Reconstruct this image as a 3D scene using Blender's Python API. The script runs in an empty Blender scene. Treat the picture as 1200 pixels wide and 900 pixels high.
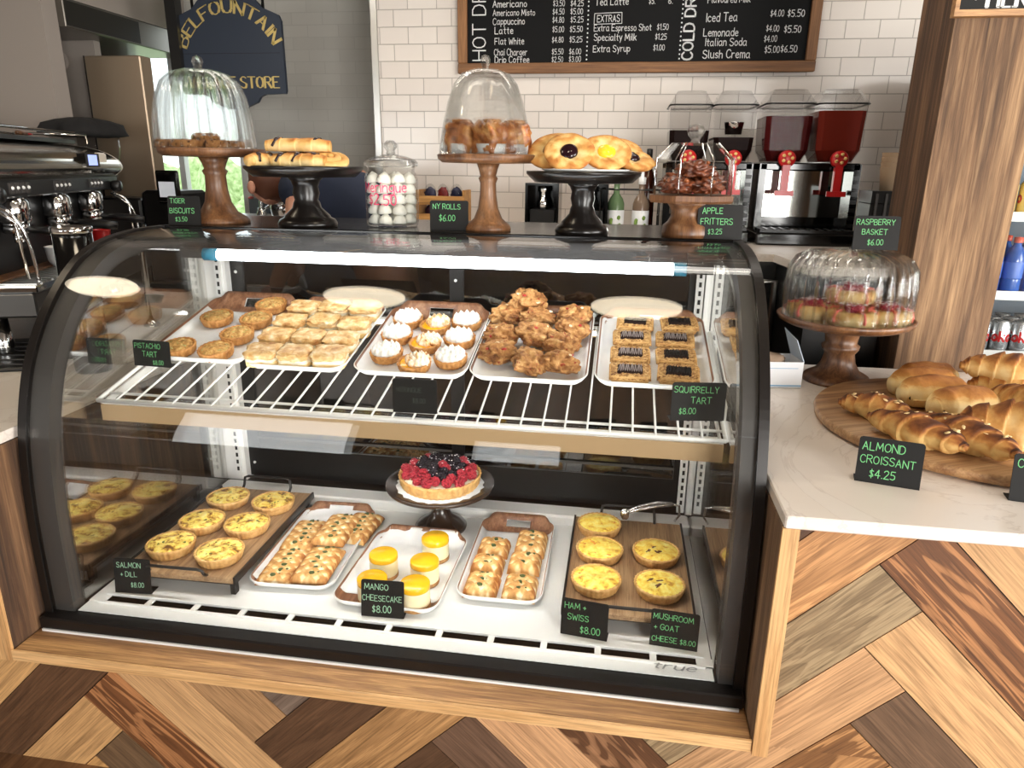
import bpy, bmesh, math, random
from math import sin, cos, pi, radians as RAD
from mathutils import Vector, Matrix, Euler, noise as mn

C = bpy.context.scene.collection
SC = bpy.context.scene
# ------------------------------------------------------------------ camera, world, light, exposure
cam = bpy.data.objects.new('camera', bpy.data.cameras.new('camera'))
C.objects.link(cam)
yaw, pitch, roll = 0.148217, 0.296652, 0.012734
f = Vector((-sin(yaw)*cos(pitch), cos(yaw)*cos(pitch), -sin(pitch)))
r = Vector((cos(yaw), sin(yaw), 0)); u = r.cross(f)
r2 = cos(roll)*r + sin(roll)*u; u2 = -sin(roll)*r + cos(roll)*u
cam.matrix_world = Matrix(((r2.x, u2.x, -f.x, 0), (r2.y, u2.y, -f.y, 0), (r2.z, u2.z, -f.z, 1.55), (0, 0, 0, 1)))
cam.data.sensor_width = 36; cam.data.lens = 829.7/1200*36; cam.data.clip_start = .02
SC.camera = cam
SC.view_settings.view_transform = 'Standard'; SC.view_settings.look = 'None'
SC.view_settings.gamma = 1; SC.view_settings.use_curve_mapping = False
SC.view_settings.exposure = 0.3
SC.cycles.max_bounces = 12; SC.cycles.transparent_max_bounces = 48; SC.cycles.glossy_bounces = 5
SC.cycles.diffuse_bounces = 4; SC.cycles.caustics_reflective = False; SC.cycles.caustics_refractive = False
SC.cycles.sample_clamp_indirect = 24

W = bpy.data.worlds.new('sky'); SC.world = W; W.use_nodes = True
wn = W.node_tree.nodes; wl = W.node_tree.links
sky = wn.new('ShaderNodeTexSky'); sky.sky_type = 'HOSEK_WILKIE'; sky.turbidity = 3.0
sky.sun_direction = (-.3, .5, .8)
wn['Background'].inputs[1].default_value = 4.5
mixw = wn.new('ShaderNodeMixRGB'); mixw.inputs[0].default_value = .6; mixw.inputs[2].default_value = (.62, .66, .64, 1)
wl.new(sky.outputs[0], mixw.inputs[1]); wl.new(mixw.outputs[0], wn['Background'].inputs[0])

def area(name, loc, rot, sx, sy, power, col=(1, 1, 1)):
    d = bpy.data.lights.new(name, 'AREA'); d.shape = 'RECTANGLE'; d.size = sx; d.size_y = sy
    d.energy = power; d.color = col
    o = bpy.data.objects.new(name, d); C.objects.link(o); o.location = loc; o.rotation_euler = rot
    return o
# daylight through the shop windows behind the camera, one of them added, and from the right-hand window
area('daylight_added_front', (2.9, -3.38, 1.55), (RAD(90), 0, 0), 2.5, 2.0, 270, (1.0, .97, .93))  # main daylight, from a front window added to carry it
area('daylight_front_far', (-3.35, -3.38, 1.6), (RAD(90), 0, 0), 1.75, 1.3, 34, (1.0, .98, .95))
area('daylight_door', (-.85, -3.38, 1.55), (RAD(90), 0, 0), .8, .85, 7, (1.0, .98, .95))
area('daylight_side', (4.35, .3, 1.7), (RAD(90), 0, RAD(90)), 3.0, 1.7, 165, (1.0, .97, .92))
# ceiling disc lamps over the counter, and an added fill light behind it
CEIL = 2.7
DISC = [(-2.45, 1.6), (-1.14, 1.6), (.08, 1.6)]
area('ceiling_fill_light', (-.6, 3.0, 2.66), (0, 0, 0), 2.6, .3, 15, (1.0, .93, .84))  # added overhead light without a fitting, stands in for other ceiling lamps

# ------------------------------------------------------------------ helpers
def s2l(c):
    return tuple((v/255/12.92 if v/255 <= .04045 else ((v/255+.055)/1.055)**2.4) for v in c)
class NT:
    def __init__(s, name):
        s.m = bpy.data.materials.new(name); s.m.use_nodes = True
        s.n = s.m.node_tree.nodes; s.l = s.m.node_tree.links
        s.b = s.n['Principled BSDF']; s.out = s.n['Material Output']
    def new(s, t, **k):
        x = s.n.new('ShaderNode'+t)
        for a, b in k.items(): setattr(x, a, b)
        return x
    def link(s, a, b): s.l.new(a, b)
    def ramp(s, src, stops):
        x = s.new('ValToRGB'); e = x.color_ramp.elements
        while len(e) < len(stops): e.new(.5)
        for k, (p, c) in enumerate(stops):
            e[k].position = p; e[k].color = (*c, 1)
        s.link(src, x.inputs[0]); return x.outputs[0]
    def coord(s, kind='Object', scale=(1, 1, 1), rot=(0, 0, 0), loc=(0, 0, 0), rnd=False):
        t = s.new('TexCoord'); m = s.new('Mapping')
        m.inputs['Scale'].default_value = scale; m.inputs['Rotation'].default_value = rot; m.inputs['Location'].default_value = loc
        s.link(t.outputs[kind], m.inputs[0])
        if rnd:
            oi = s.new('ObjectInfo'); v = s.new('VectorMath', operation='SCALE'); v.inputs[0].default_value = (7.3, 3.1, 5.7)
            s.link(oi.outputs['Random'], v.inputs['Scale']); a = s.new('VectorMath', operation='ADD')
            s.link(m.outputs[0], a.inputs[0]); s.link(v.outputs[0], a.inputs[1]); return a.outputs[0]
        return m.outputs[0]
    def noise(s, vec, scale=5, detail=4, rough=.55, dist=0):
        x = s.new('TexNoise'); s.link(vec, x.inputs['Vector'])
        x.inputs['Scale'].default_value = scale; x.inputs['Detail'].default_value = detail
        x.inputs['Roughness'].default_value = rough; x.inputs['Distortion'].default_value = dist
        return x.outputs['Fac']
    def mix(s, fac, a, b, mode='MIX'):
        x = s.new('MixRGB', blend_type=mode)
        for i, v in enumerate((fac, a, b)):
            if isinstance(v, (int, float)): x.inputs[i].default_value = v
            elif isinstance(v, tuple): x.inputs[i].default_value = (*v, 1)
            else: s.link(v, x.inputs[i])
        return x.outputs[0]
    def bump(s, h, strength=.3, dist=.002):
        x = s.new('Bump'); x.inputs['Strength'].default_value = strength; x.inputs['Distance'].default_value = dist
        s.link(h, x.inputs['Height']); s.link(x.outputs[0], s.b.inputs['Normal'])
    def col(s, v):
        if isinstance(v, tuple): s.b.inputs['Base Color'].default_value = (*v, 1)
        else: s.link(v, s.b.inputs['Base Color'])
    def p(s, **k):
        for a, v in k.items(): s.b.inputs[a.replace('_', ' ')].default_value = v
        return s
def plain(name, rgb, rough=.5, metal=0, spec=.5, **k):
    t = NT(name); t.col(s2l(rgb)); t.p(Roughness=rough, Metallic=metal); t.b.inputs['Specular IOR Level'].default_value = spec
    for a, v in k.items(): t.b.inputs[a.replace('_', ' ')].default_value = v
    return t.m
def mottled(name, stops, scale=60, detail=4, rough=.6, bump=.3, bdist=.002, coat=0, sss=0, dist=.3, rnd=True, second=None, spec=.4):
    t = NT(name); v = t.coord('Object', rnd=rnd)
    n = t.noise(v, scale, detail, .6, dist)
    c = t.ramp(n, [(p, s2l(q)) for p, q in stops])
    if second:   # (scale, threshold, colour): speckles
        m = t.noise(v, second[0], 2, .5, .2); k = t.ramp(m, [(second[1], (0, 0, 0)), (second[1]+.04, (1, 1, 1))])
        c = t.mix(k, c, s2l(second[2]))
    t.col(c); t.p(Roughness=rough, Coat_Weight=coat, Coat_Roughness=.15); t.b.inputs['Specular IOR Level'].default_value = spec
    if sss: t.p(Subsurface_Weight=sss, Subsurface_Scale=.006); t.b.inputs['Subsurface Radius'].default_value = (1, .6, .35)
    if bump: t.bump(n, bump, bdist)
    return t.m
def wood(name, light, dark, axis=0, scale=1., rough=.45, mid=None, coat=0, bump=.15, rnd=True, streak=1.0, dist=.9):
    t = NT(name); sc = [70*scale]*3; sc[axis] = 3.2*scale
    v = t.coord('Object', tuple(sc), rnd=rnd)
    n1 = t.noise(v, 1.0, 8, .62, dist)
    sc2 = [16*scale]*3; sc2[axis] = 1.1*scale
    v2 = t.coord('Object', tuple(sc2), rnd=rnd); n2 = t.noise(v2, 1.0, 3, .5, 1.2*streak)
    a, b = s2l(light), s2l(dark); md = s2l(mid) if mid else tuple((x+y)/2 for x, y in zip(a, b))
    c1 = t.ramp(n1, [(.3, b), (.5, md), (.68, a)]); c2 = t.ramp(n2, [(.35, b), (.5, md), (.62, a)])
    sc3 = [260*scale]*3; sc3[axis] = 9*scale
    n3 = t.noise(t.coord('Object', tuple(sc3), rnd=rnd), 1.0, 4, .6, .4); g3 = t.ramp(n3, [(.32, (.62, .58, .55)), (.5, (.95, .94, .93)), (.66, (1.1, 1.1, 1.1))])
    t.col(t.mix(.85, t.mix(.5, c1, c2), g3, 'MULTIPLY')); t.p(Roughness=rough, Coat_Weight=coat, Coat_Roughness=.2)
    if bump: t.bump(n1, bump, .002)
    return t.m
def pane(name, tint=(1, 1, 1), base=.02, gain=1.0, ior=1.5, rough=0.0):
    """thin sheet of glass: what passes through plus the mirror image by Fresnel"""
    t = NT(name); t.n.remove(t.b)
    tr = t.new('BsdfTransparent'); tr.inputs[0].default_value = (*tint, 1)
    gl = t.new('BsdfGlossy'); gl.inputs['Roughness'].default_value = rough; gl.inputs[0].default_value = (1, 1, 1, 1)
    lw = t.new('LayerWeight'); lw.inputs['Blend'].default_value = .5
    pw_ = t.new('Math', operation='POWER'); t.link(lw.outputs['Facing'], pw_.inputs[0]); pw_.inputs[1].default_value = 4.5
    m = t.new('Math', operation='MULTIPLY_ADD'); t.link(pw_.outputs[0], m.inputs[0]); m.inputs[1].default_value = gain*.9; m.inputs[2].default_value = base+.035
    m.use_clamp = True
    mx = t.new('MixShader'); t.link(m.outputs[0], mx.inputs[0]); t.link(tr.outputs[0], mx.inputs[1]); t.link(gl.outputs[0], mx.inputs[2])
    t.link(mx.outputs[0], t.out.inputs[0]); return t.m
def emit(name, rgb, strength):
    t = NT(name); t.col((.8, .8, .8)); t.p(Emission_Strength=strength); t.b.inputs['Emission Color'].default_value = (*s2l(rgb), 1); return t.m

class MB:
    """collects faces for one mesh"""
    def __init__(s): s.v = []; s.f = []; s.mi = []; s.sm = []; s.cur = 0; s.smooth = True
    def add(s, vs, fs, smooth=None):
        o = len(s.v); s.v += [tuple(p) for p in vs]
        for q in fs: s.f.append([o+i for i in q]); s.mi.append(s.cur); s.sm.append(s.smooth if smooth is None else smooth)
        return s
    def box(s, x0, x1, y0, y1, z0, z1, M=None, bev=0):
        if bev:
            b = bev; P = []
            # chamfered box via 3 nested octagons
            def ring(z, i): return [(x0+i+b, y0+i, z), (x1-i-b, y0+i, z), (x1-i, y0+i+b, z), (x1-i, y1-i-b, z), (x1-i-b, y1-i, z), (x0+i+b, y1-i, z), (x0+i, y1-i-b, z), (x0+i, y0+i+b, z)]
            vs = ring(z0, b)+ring(z0+b, 0)+ring(z1-b, 0)+ring(z1, b)
            fs = [[7, 6, 5, 4, 3, 2, 1, 0], [24+i for i in range(8)]]
            for k in range(3):
                for i in range(8): j = (i+1) % 8; fs.append([k*8+i, k*8+j, k*8+8+j, k*8+8+i])
        else:
            vs = [(x, y, z) for z in (z0, z1) for y in (y0, y1) for x in (x0, x1)]
            fs = [[0, 2, 3, 1], [4, 5, 7, 6], [0, 1, 5, 4], [2, 6, 7, 3], [0, 4, 6, 2], [1, 3, 7, 5]]
        if M: vs = [M @ Vector(p) for p in vs]
        return s.add(vs, fs, False)
    def prism(s, pts, h0, h1, axis=2, smooth=False):
        """polygon pts in the other two axes extruded along axis"""
        def mk(p, h): return (p[0], p[1], h) if axis == 2 else ((p[0], h, p[1]) if axis == 1 else (h, p[0], p[1]))
        n = len(pts); vs = [mk(p, h0) for p in pts]+[mk(p, h1) for p in pts]
        fs = [list(range(n))[::-1], [n+i for i in range(n)]]
        s.add(vs, fs, False); o = len(s.v)-2*n
        for i in range(n): j = (i+1) % n; s.f.append([o+i, o+j, o+n+j, o+n+i]); s.mi.append(s.cur); s.sm.append(smooth)
        return s
    def lathe(s, prof, n=32, c=(0, 0, 0), flute=None, M=None, closed=False):
        vs = []; fs = []
        for (rr, z) in prof:
            for k in range(n):
                a = 2*pi*k/n; q = rr*(flute(a, z) if flute else 1)
                vs.append(Vector((c[0]+q*cos(a), c[1]+q*sin(a), c[2]+z)))
        m = len(prof)
        for i in range(m-1+(1 if closed else 0)):
            i2 = (i+1) % m
            for k in range(n): k2 = (k+1) % n; fs.append([i*n+k, i*n+k2, i2*n+k2, i2*n+k])
        if not closed:
            fs.append([k for k in range(n)][::-1]); fs.append([(m-1)*n+k for k in range(n)])
        if M: vs = [M @ p for p in vs]
        return s.add(vs, fs)
    def tube(s, pts, rad, n=8, closed=False, squash=None):
        pts = [Vector(p) for p in pts]; N = len(pts); vs = []; fs = []
        t0 = None
        for i, p in enumerate(pts):
            a = pts[i-1] if (i > 0 or closed) else p; b = pts[(i+1) % N] if (i < N-1 or closed) else p
            t = (b-a).normalized() if (b-a).length > 1e-9 else Vector((0, 0, 1))
            if t0 is None:
                nx = t.orthogonal().normalized()
            else:
                nx = (nx - t*nx.dot(t)); nx = nx.normalized() if nx.length > 1e-6 else t.orthogonal().normalized()
            t0 = t; ny = t.cross(nx); rr = rad[i] if isinstance(rad, (list, tuple)) else rad
            for k in range(n):
                q = 2*pi*k/n+.3926; vs.append(p+nx*(rr*cos(q))+ny*(rr*sin(q)))
        for i in range(N if closed else N-1):
            i2 = (i+1) % N
            for k in range(n): k2 = (k+1) % n; fs.append([i*n+k, i*n+k2, i2*n+k2, i2*n+k])
        if not closed: fs.append(list(range(n))[::-1]); fs.append([(N-1)*n+k for k in range(n)])
        return s.add(vs, fs)
    def grid(s, nx, ny, fn, wrapx=False):
        vs = [fn(i/nx, j/ny) for j in range(ny+1) for i in range(nx+1)]
        fs = [[j*(nx+1)+i, j*(nx+1)+i+1, (j+1)*(nx+1)+i+1, (j+1)*(nx+1)+i] for j in range(ny) for i in range(nx)]
        return s.add(vs, fs)
    def ico(s, c, rad, sub=2, disp=0, freq=3, seed=0, M=None, fn=None):
        b = bmesh.new(); bmesh.ops.create_icosphere(b, subdivisions=sub, radius=1); b.verts.ensure_lookup_table()
        R = rad if isinstance(rad, (tuple, list)) else (rad,)*3; vs = []
        for w in b.verts:
            d = w.co.normalized(); k = 1+(disp*mn.fractal(d*freq+Vector((seed*3.7, seed*1.3, seed)), 1, 2, 4) if disp else 0)
            p = Vector((d.x*R[0]*k, d.y*R[1]*k, d.z*R[2]*k))
            if fn: p = fn(p, d)
            if M: p = M @ p
            vs.append(p+Vector(c))
        fs = [[w.index for w in q.verts] for q in b.faces]; b.free()
        return s.add(vs, fs)
    def mesh(s, name):
        me = bpy.data.meshes.new(name); me.from_pydata(s.v, [], s.f); me.polygons.foreach_set('material_index', s.mi)
        me.polygons.foreach_set('use_smooth', s.sm); me.update(); return me
    def build(s, name, mats, parent=None, loc=None, rot=None, fix=True):
        me = s.mesh(name)
        if fix:
            b = bmesh.new(); b.from_mesh(me); bmesh.ops.recalc_face_normals(b, faces=b.faces); b.to_mesh(me); b.free()
        for m in (mats if isinstance(mats, (list, tuple)) else [mats]): me.materials.append(m)
        o = bpy.data.objects.new(name, me); C.objects.link(o)
        if parent: o.parent = parent
        if loc: o.location = loc
        if rot: o.rotation_euler = rot
        return o
def tag(o, label=None, cat=None, group=None, kind=None):
    for k, v in (('label', label), ('category', cat), ('group', group), ('kind', kind)):
        if v: o[k] = v
    return o
def thing(name, label, cat, loc=(0, 0, 0), rot=(0, 0, 0), group=None, scale=None):
    o = bpy.data.objects.new(name, None); C.objects.link(o); o.location = loc; o.rotation_euler = rot; o.empty_display_size = .05
    if scale: o.scale = (scale,)*3
    return tag(o, label, cat, group)
def dup(root):
    r = root.copy(); C.objects.link(r)
    for ch in list(root.children):
        c = ch.copy(); C.objects.link(c); c.parent = r
        for g in list(ch.children):
            d = g.copy(); C.objects.link(d); d.parent = c
    return r
def put(protos, builders, key, loc, rot, label, group, scale=1.0):
    """first use builds the thing, later uses copy it with its parts"""
    if key not in protos: o = builders(); protos[key] = o
    else: o = dup(protos[key])
    o.location = loc; o.rotation_euler = rot; o.scale = (scale,)*3; o['label'] = label
    if group: o['group'] = group
    return o
PR = {}
def struct(o, kind='structure'): o['kind'] = kind; return o
def crom(P, k=6):
    P = [Vector(p) for p in P]; out = []
    for i in range(len(P)-1):
        a, b, c, d = P[max(i-1, 0)], P[i], P[i+1], P[min(i+2, len(P)-1)]
        for j in range(k):
            t = j/k; out.append(.5*((2*b)+(c-a)*t+(2*a-5*b+4*c-d)*t*t+(-a+3*b-3*c+d)*t**3))
    out.append(P[-1]); return out

# ------------------------------------------------------------------ hand lettering as strokes
G = {
'A': '0,0 2,6 4,0;.8,2.2 3.2,2.2', 'B': '0,0 0,6 2.4,6 3.4,5.3 3.4,4 2.4,3.2 0,3.2;2.4,3.2 3.8,2.4 3.8,.8 2.6,0 0,0',
'C': '3.8,5 2.8,6 1.4,6 .3,4.8 0,3 .3,1.2 1.4,0 2.8,0 3.8,1', 'D': '0,0 0,6 2,6 3.5,5 4,3 3.5,1 2,0 0,0',
'E': '3.6,6 0,6 0,0 3.6,0;0,3.1 2.9,3.1', 'F': '3.6,6 0,6 0,0;0,3.1 2.8,3.1', 'G': '3.8,5 2.8,6 1.4,6 .3,4.8 0,3 .3,1.2 1.4,0 2.8,0 3.8,1 3.8,2.8 2.2,2.8',
'H': '0,0 0,6;4,0 4,6;0,3.1 4,3.1', 'I': '.6,0 .6,6', 'K': '0,0 0,6;3.8,6 0,2.6;1.3,3.7 4,0', 'L': '0,6 0,0 3.4,0',
'M': '0,0 .5,6 2.5,1.5 4.5,6 5,0', 'N': '0,0 0,6 4,0 4,6', 'O': '2,6 .7,5.4 0,4 0,2 .7,.6 2,0 3.3,.6 4,2 4,4 3.3,5.4 2,6',
'P': '0,0 0,6 2.6,6 3.7,5.2 3.7,3.8 2.6,3 0,3', 'Q': '2,6 .7,5.4 0,4 0,2 .7,.6 2,0 3.3,.6 4,2 4,4 3.3,5.4 2,6;2.4,1.6 4.2,-.4',
'R': '0,0 0,6 2.6,6 3.7,5.2 3.7,3.9 2.6,3.1 0,3.1;1.8,3.1 4,0', 'S': '3.6,5.2 2.6,6 1.2,6 .2,5.2 .3,3.9 1.8,3.1 3.4,2.4 3.7,1.1 2.7,0 1.2,0 0,.9',
'T': '0,6 4.2,6;2.1,6 2.1,0', 'U': '0,6 0,1.6 .8,.3 2,0 3.2,.3 4,1.6 4,6', 'V': '0,6 2,0 4,6', 'W': '0,6 1.2,0 2.6,4.4 4,0 5.2,6',
'X': '0,0 4,6;0,6 4,0', 'Y': '0,6 2,3 4,6;2,3 2,0', 'Z': '0,6 4,6 0,0 4,0',
'0': '1.5,6 .5,5.4 0,4 0,2 .5,.6 1.5,0 2.5,.6 3,2 3,4 2.5,5.4 1.5,6', '1': '.2,4.8 1.4,6 1.4,0', '2': '0,4.8 .8,5.8 2.2,6 3.1,5 2.9,3.8 0,0 3.4,0',
'3': '.1,5.4 1.4,6 2.8,5.4 2.9,4.1 1.4,3.2 2.9,2.6 3.2,1.2 2,0 0,.6', '4': '2.5,0 2.5,6 0,2 3.6,2', '5': '3.2,6 .4,6 .2,3.4 1.8,3.7 3.1,2.8 3.1,1 1.8,0 0,.5',
'6': '2.6,6 .8,4.2 0,2 .5,.5 1.6,0 2.8,.6 3,2 2,3.1 .4,2.4', '7': '0,6 3.4,6 1.2,0', '8': '1.6,3.2 .4,4 .4,5.2 1.6,6 2.8,5.2 2.8,4 1.6,3.2 .1,2.2 .1,.8 1.6,0 3.1,.8 3.1,2.2 1.6,3.2', '9': '2.9,4 1.6,3 .3,3.6 .1,5 1.2,6 2.5,5.8 3,4.4 2.4,0',
'$': '2.8,4.9 1.6,5.4 .4,4.8 .6,3.6 2.4,2.6 2.7,1.3 1.4,.6 .1,1.2;1.5,6.4 1.5,-.4', '+': '0,2.4 3,2.4;1.5,4 1.5,.8', '.': '.2,0 .5,.1', '*': '.5,2.6 .7,3.4', '-': '0,2.6 2.4,2.6',
'a': '3,3.4 2,4 .8,3.7 0,2.4 .1,1 1,0 2.2,.4 3,1.6;3,3.8 3,.8 3.5,0', 'b': '0,6 0,0;0,1 1.4,0 2.7,.7 2.9,2.4 2,3.6 .8,3.5 0,2.4', 'c': '2.9,3.3 1.8,4 .5,3.4 0,2 .5,.5 1.8,0 2.9,.6',
'd': '3,6 3,0;3,1.2 1.9,0 .6,.4 0,1.8 .5,3.4 1.8,3.9 3,2.8', 'e': '.1,2.1 2.9,2.3 2.6,3.5 1.5,4 .4,3.3 0,1.8 .6,.5 1.8,0 2.9,.6', 'f': '2.6,5.6 1.8,6 1.1,5.2 1.1,0;0,3.6 2.4,3.6',
'g': '3,3.4 1.8,4 .5,3.4 0,2 .6,.7 1.8,.4 3,1.6;3,4 3,-1 2,-2 .4,-1.6', 'h': '0,6 0,0;0,2.6 1.2,3.9 2.4,3.6 2.8,2.4 2.8,0', 'i': '.4,4 .4,0;.4,5.4 .5,5.7', 'k': '0,6 0,0;2.6,4 0,1.6;.9,2.4 2.8,0', 'l': '.3,6 .3,.6 .9,0',
'm': '0,4 0,0;0,2.8 1,4 2,3.4 2,0;2,2.8 3,4 4,3.4 4,0', 'n': '0,4 0,0;0,2.7 1.2,4 2.4,3.7 2.8,2.4 2.8,0', 'o': '1.5,4 .4,3.3 0,2 .4,.6 1.5,0 2.6,.6 3,2 2.6,3.3 1.5,4', 'p': '0,4 0,-2;0,3 1.4,4 2.7,3.2 2.9,1.7 2,.4 .8,.5 0,1.5',
'q': '3,4 3,-2;3,3.2 1.8,4 .5,3.4 0,2 .6,.7 1.8,.4 3,1.6', 'r': '0,4 0,0;0,2.5 1,3.8 2.2,3.8', 's': '2.6,3.4 1.4,4 .3,3.3 .6,2.4 2.3,1.7 2.6,.7 1.4,0 .1,.5', 't': '1.1,5.4 1.1,.6 2,0;0,3.8 2.3,3.8', 'u': '0,4 .1,1 1.1,0 2.3,.4 2.9,1.6;2.9,4 2.9,0', 'v': '0,4 1.4,0 2.8,4',
'w': '0,4 .9,0 2,3 3.1,0 4,4', 'x': '0,4 2.8,0;2.8,4 0,0', 'y': '0,4 1.4,.6;2.9,4 .8,-2', 'z': '0,4 2.8,4 0,0 2.8,0', '&': '3.6,0 .6,4.6 1.4,6 2.6,5 .2,2 .4,.4 1.8,0 3.4,2.2'}
def glyph(ch):
    return [[tuple(map(float, p.split(','))) for p in st.split()] for st in G[ch].split(';')]
def txtw(t, size):
    u_ = size/6; w = 0
    for ch in t: w += (2.4 if ch == ' ' else max(x for st in glyph(ch) for x, _ in st)+1.25)*u_
    return w-1.25*u_
def strokes(mb, t, x, z, size, w, jit=.0, place=None, serif=False, seed=1, rot=0):
    """writes t with ribbons; (x,z) is the start of its base line, face towards -y"""
    rnd = random.Random(seed*31+len(t)); u_ = size/6; cx = 0
    cr, sr = cos(rot), sin(rot)
    def ribbon(a, b, ha, first=False):
        d = Vector((b[0]-a[0], b[1]-a[1])); L = d.length
        if L < 1e-6: return
        d /= L; nn = Vector((-d.y, d.x))*ha
        P = [(a[0]+nn.x, a[1]+nn.y), (a[0]-nn.x, a[1]-nn.y), (b[0]-nn.x, b[1]-nn.y), (b[0]+nn.x, b[1]+nn.y)]
        mb.add([(p[0], 0, p[1]) for p in P], [[0, 1, 2, 3]], False)
    def dot(p, ha):
        mb.add([(p[0]+ha*cos(k*pi/4), 0, p[1]+ha*sin(k*pi/4)) for k in range(8)], [list(range(8))], False)
    for ch in t:
        if ch == ' ': cx += 2.4*u_; continue
        gl = glyph(ch); gw = max(px for st in gl for px, _ in st)
        oz = rnd.uniform(-jit, jit)*size; k = 1+rnd.uniform(-jit, jit)
        def tr(p):
            lx, lz = cx+p[0]*u_*k, p[1]*u_*k+oz
            if place: return place(lx, lz, cx, gw*u_)
            return (x+lx*cr-lz*sr, z+lx*sr+lz*cr)
        for st in gl:
            pts = [tr(p) for p in st]
            for i in range(len(pts)-1):
                dx, dz = st[i+1][0]-st[i][0], st[i+1][1]-st[i][1]; h = w/2
                if serif: h *= 1.5 if abs(dz) > abs(dx)*.9 else .6
                ribbon(pts[i], pts[i+1], h)
            if serif:
                for q in (st[0], st[-1]):
                    if q[1] < .2 or q[1] > 5.8:
                        ribbon(tr((q[0]-.55, q[1])), tr((q[0]+.55, q[1])), w*.28)
            else:
                for p in pts: dot(p, w/2)
        cx += (gw+1.25)*u_
# ------------------------------------------------------------------ materials
M = {}
M['black'] = plain('black_plastic', (16, 15, 15), .35)
M['blackgloss'] = plain('black_gloss', (10, 9, 9), .12)
M['topblack'] = plain('case_top_laminate', (46, 44, 43), .22)
M['frame'] = plain('dark_bronze_frame', (30, 26, 24), .35, .3)
M['gasket'] = plain('grey_gasket', (60, 57, 55), .55)
M['whitemetal'] = plain('white_enamel', (232, 232, 230), .35)
M['chrome'] = plain('chrome', (225, 225, 225), .08, 1)
M['steel'] = plain('brushed_steel', (190, 188, 184), .28, 1)
M['white'] = plain('white_melamine', (238, 238, 236), .3)
M['red'] = plain('red_plastic', (190, 28, 30), .3)
M['chalk'] = plain('sign_card', (20, 19, 18), .6, 0, .25)
M['green_ink'] = plain('green_chalk_ink', (120, 200, 132), .8)
M['pale_ink'] = plain('pale_green_chalk_ink', (170, 215, 180), .8)
M['dim_ink'] = plain('rubbed_green_chalk_ink', (74, 112, 82), .8)
M['dark_ink'] = plain('wiped_chalk_ink', (52, 64, 54), .8)
M['white_ink'] = plain('white_chalk_ink', (225, 225, 225), .8)
M['pink_ink'] = plain('pink_marker', (240, 60, 110), .6)
M['gold'] = plain('gold_leaf', (214, 190, 120), .35, .5)
M['glass'] = pane('clear_glass', (.99, .995, .99), -.012, .8)
M['endglass'] = pane('coated_end_glass', (.95, .95, .93), .22, 1.0)
M['doorglass'] = pane('rear_door_glass', (.5, .5, .5), .09, 1.0)
t = NT('dome_glass'); t.n.remove(t.b)   # thick pressed glass: part straight through, part bent, part mirrored
tr = t.new('BsdfTransparent'); tr.inputs[0].default_value = (.98, .985, .98, 1)
gg = t.new('BsdfGlass'); gg.inputs['IOR'].default_value = 1.38; gg.inputs['Roughness'].default_value = .0; gg.inputs[0].default_value = (.98, .985, .98, 1)
mx = t.new('MixShader'); mx.inputs[0].default_value = .33; t.link(tr.outputs[0], mx.inputs[1]); t.link(gg.outputs[0], mx.inputs[2]); t.link(mx.outputs[0], t.out.inputs[0]); M['dome'] = t.m
M['tank'] = pane('dispenser_plastic', (.90, .90, .90), -.032, .9)
M['jar'] = pane('jar_glass', (.985, .99, .985), -.032, 1.0)
M['paper'] = mottled('parchment', [(.3, (222, 224, 226)), (.7, (240, 241, 242))], 14, 3, .7, .25, .004)
M['acacia'] = wood('acacia', (150, 106, 68), (70, 42, 26), 2, .8, .4, (112, 74, 46), coat=.1)
M['darkwood'] = plain('black_turned_wood', (17, 13, 11), .3, 0, .4, Coat_Weight=.15)
M['walnut'] = plain('dark_turned_wood', (50, 36, 28), .25, 0, .5, Coat_Weight=.3)
M['traywood'] = wood('tray_woodgrain', (176, 132, 102), (104, 66, 46), 1, 1.6, .35, (142, 98, 72), rnd=False)
M['boardwood'] = wood('board_wood', (184, 154, 118), (122, 94, 68), 1, 1.2, .5, (158, 126, 92))
M['oak'] = wood('oak_trim', (212, 166, 110), (120, 82, 50), 0, 1.7, .5, (170, 126, 82))
M['oakz'] = wood('oak_trim_upright', (232, 190, 136), (170, 122, 76), 2, .9, .5, (210, 164, 110))
M['oaklight'] = wood('oak_edge', (232, 190, 136), (190, 142, 90), 0, .9, .5, (214, 170, 116))
M['barn'] = wood('barnwood', (172, 138, 102), (62, 44, 32), 2, 1.0, .8, (122, 92, 66), bump=.8, streak=.35, dist=.35)
M['barndark'] = wood('barnwood_dark', (134, 100, 70), (44, 30, 20), 2, 1.0, .8, (86, 60, 40), bump=.6, streak=.5, dist=.5)
M['marble'] = None
t = NT('marble_worktop'); v = t.coord('Object'); n = t.noise(v, 1.6, 6, .6, 2.2)
vein = t.ramp(n, [(.0, s2l((236, 226, 216))), (.485, s2l((236, 226, 216))), (.5, s2l((224, 213, 203))), (.515, s2l((237, 228, 219))), (1, s2l((240, 231, 222)))])
t.col(vein); t.p(Roughness=.22); M['marble'] = t.m
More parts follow.
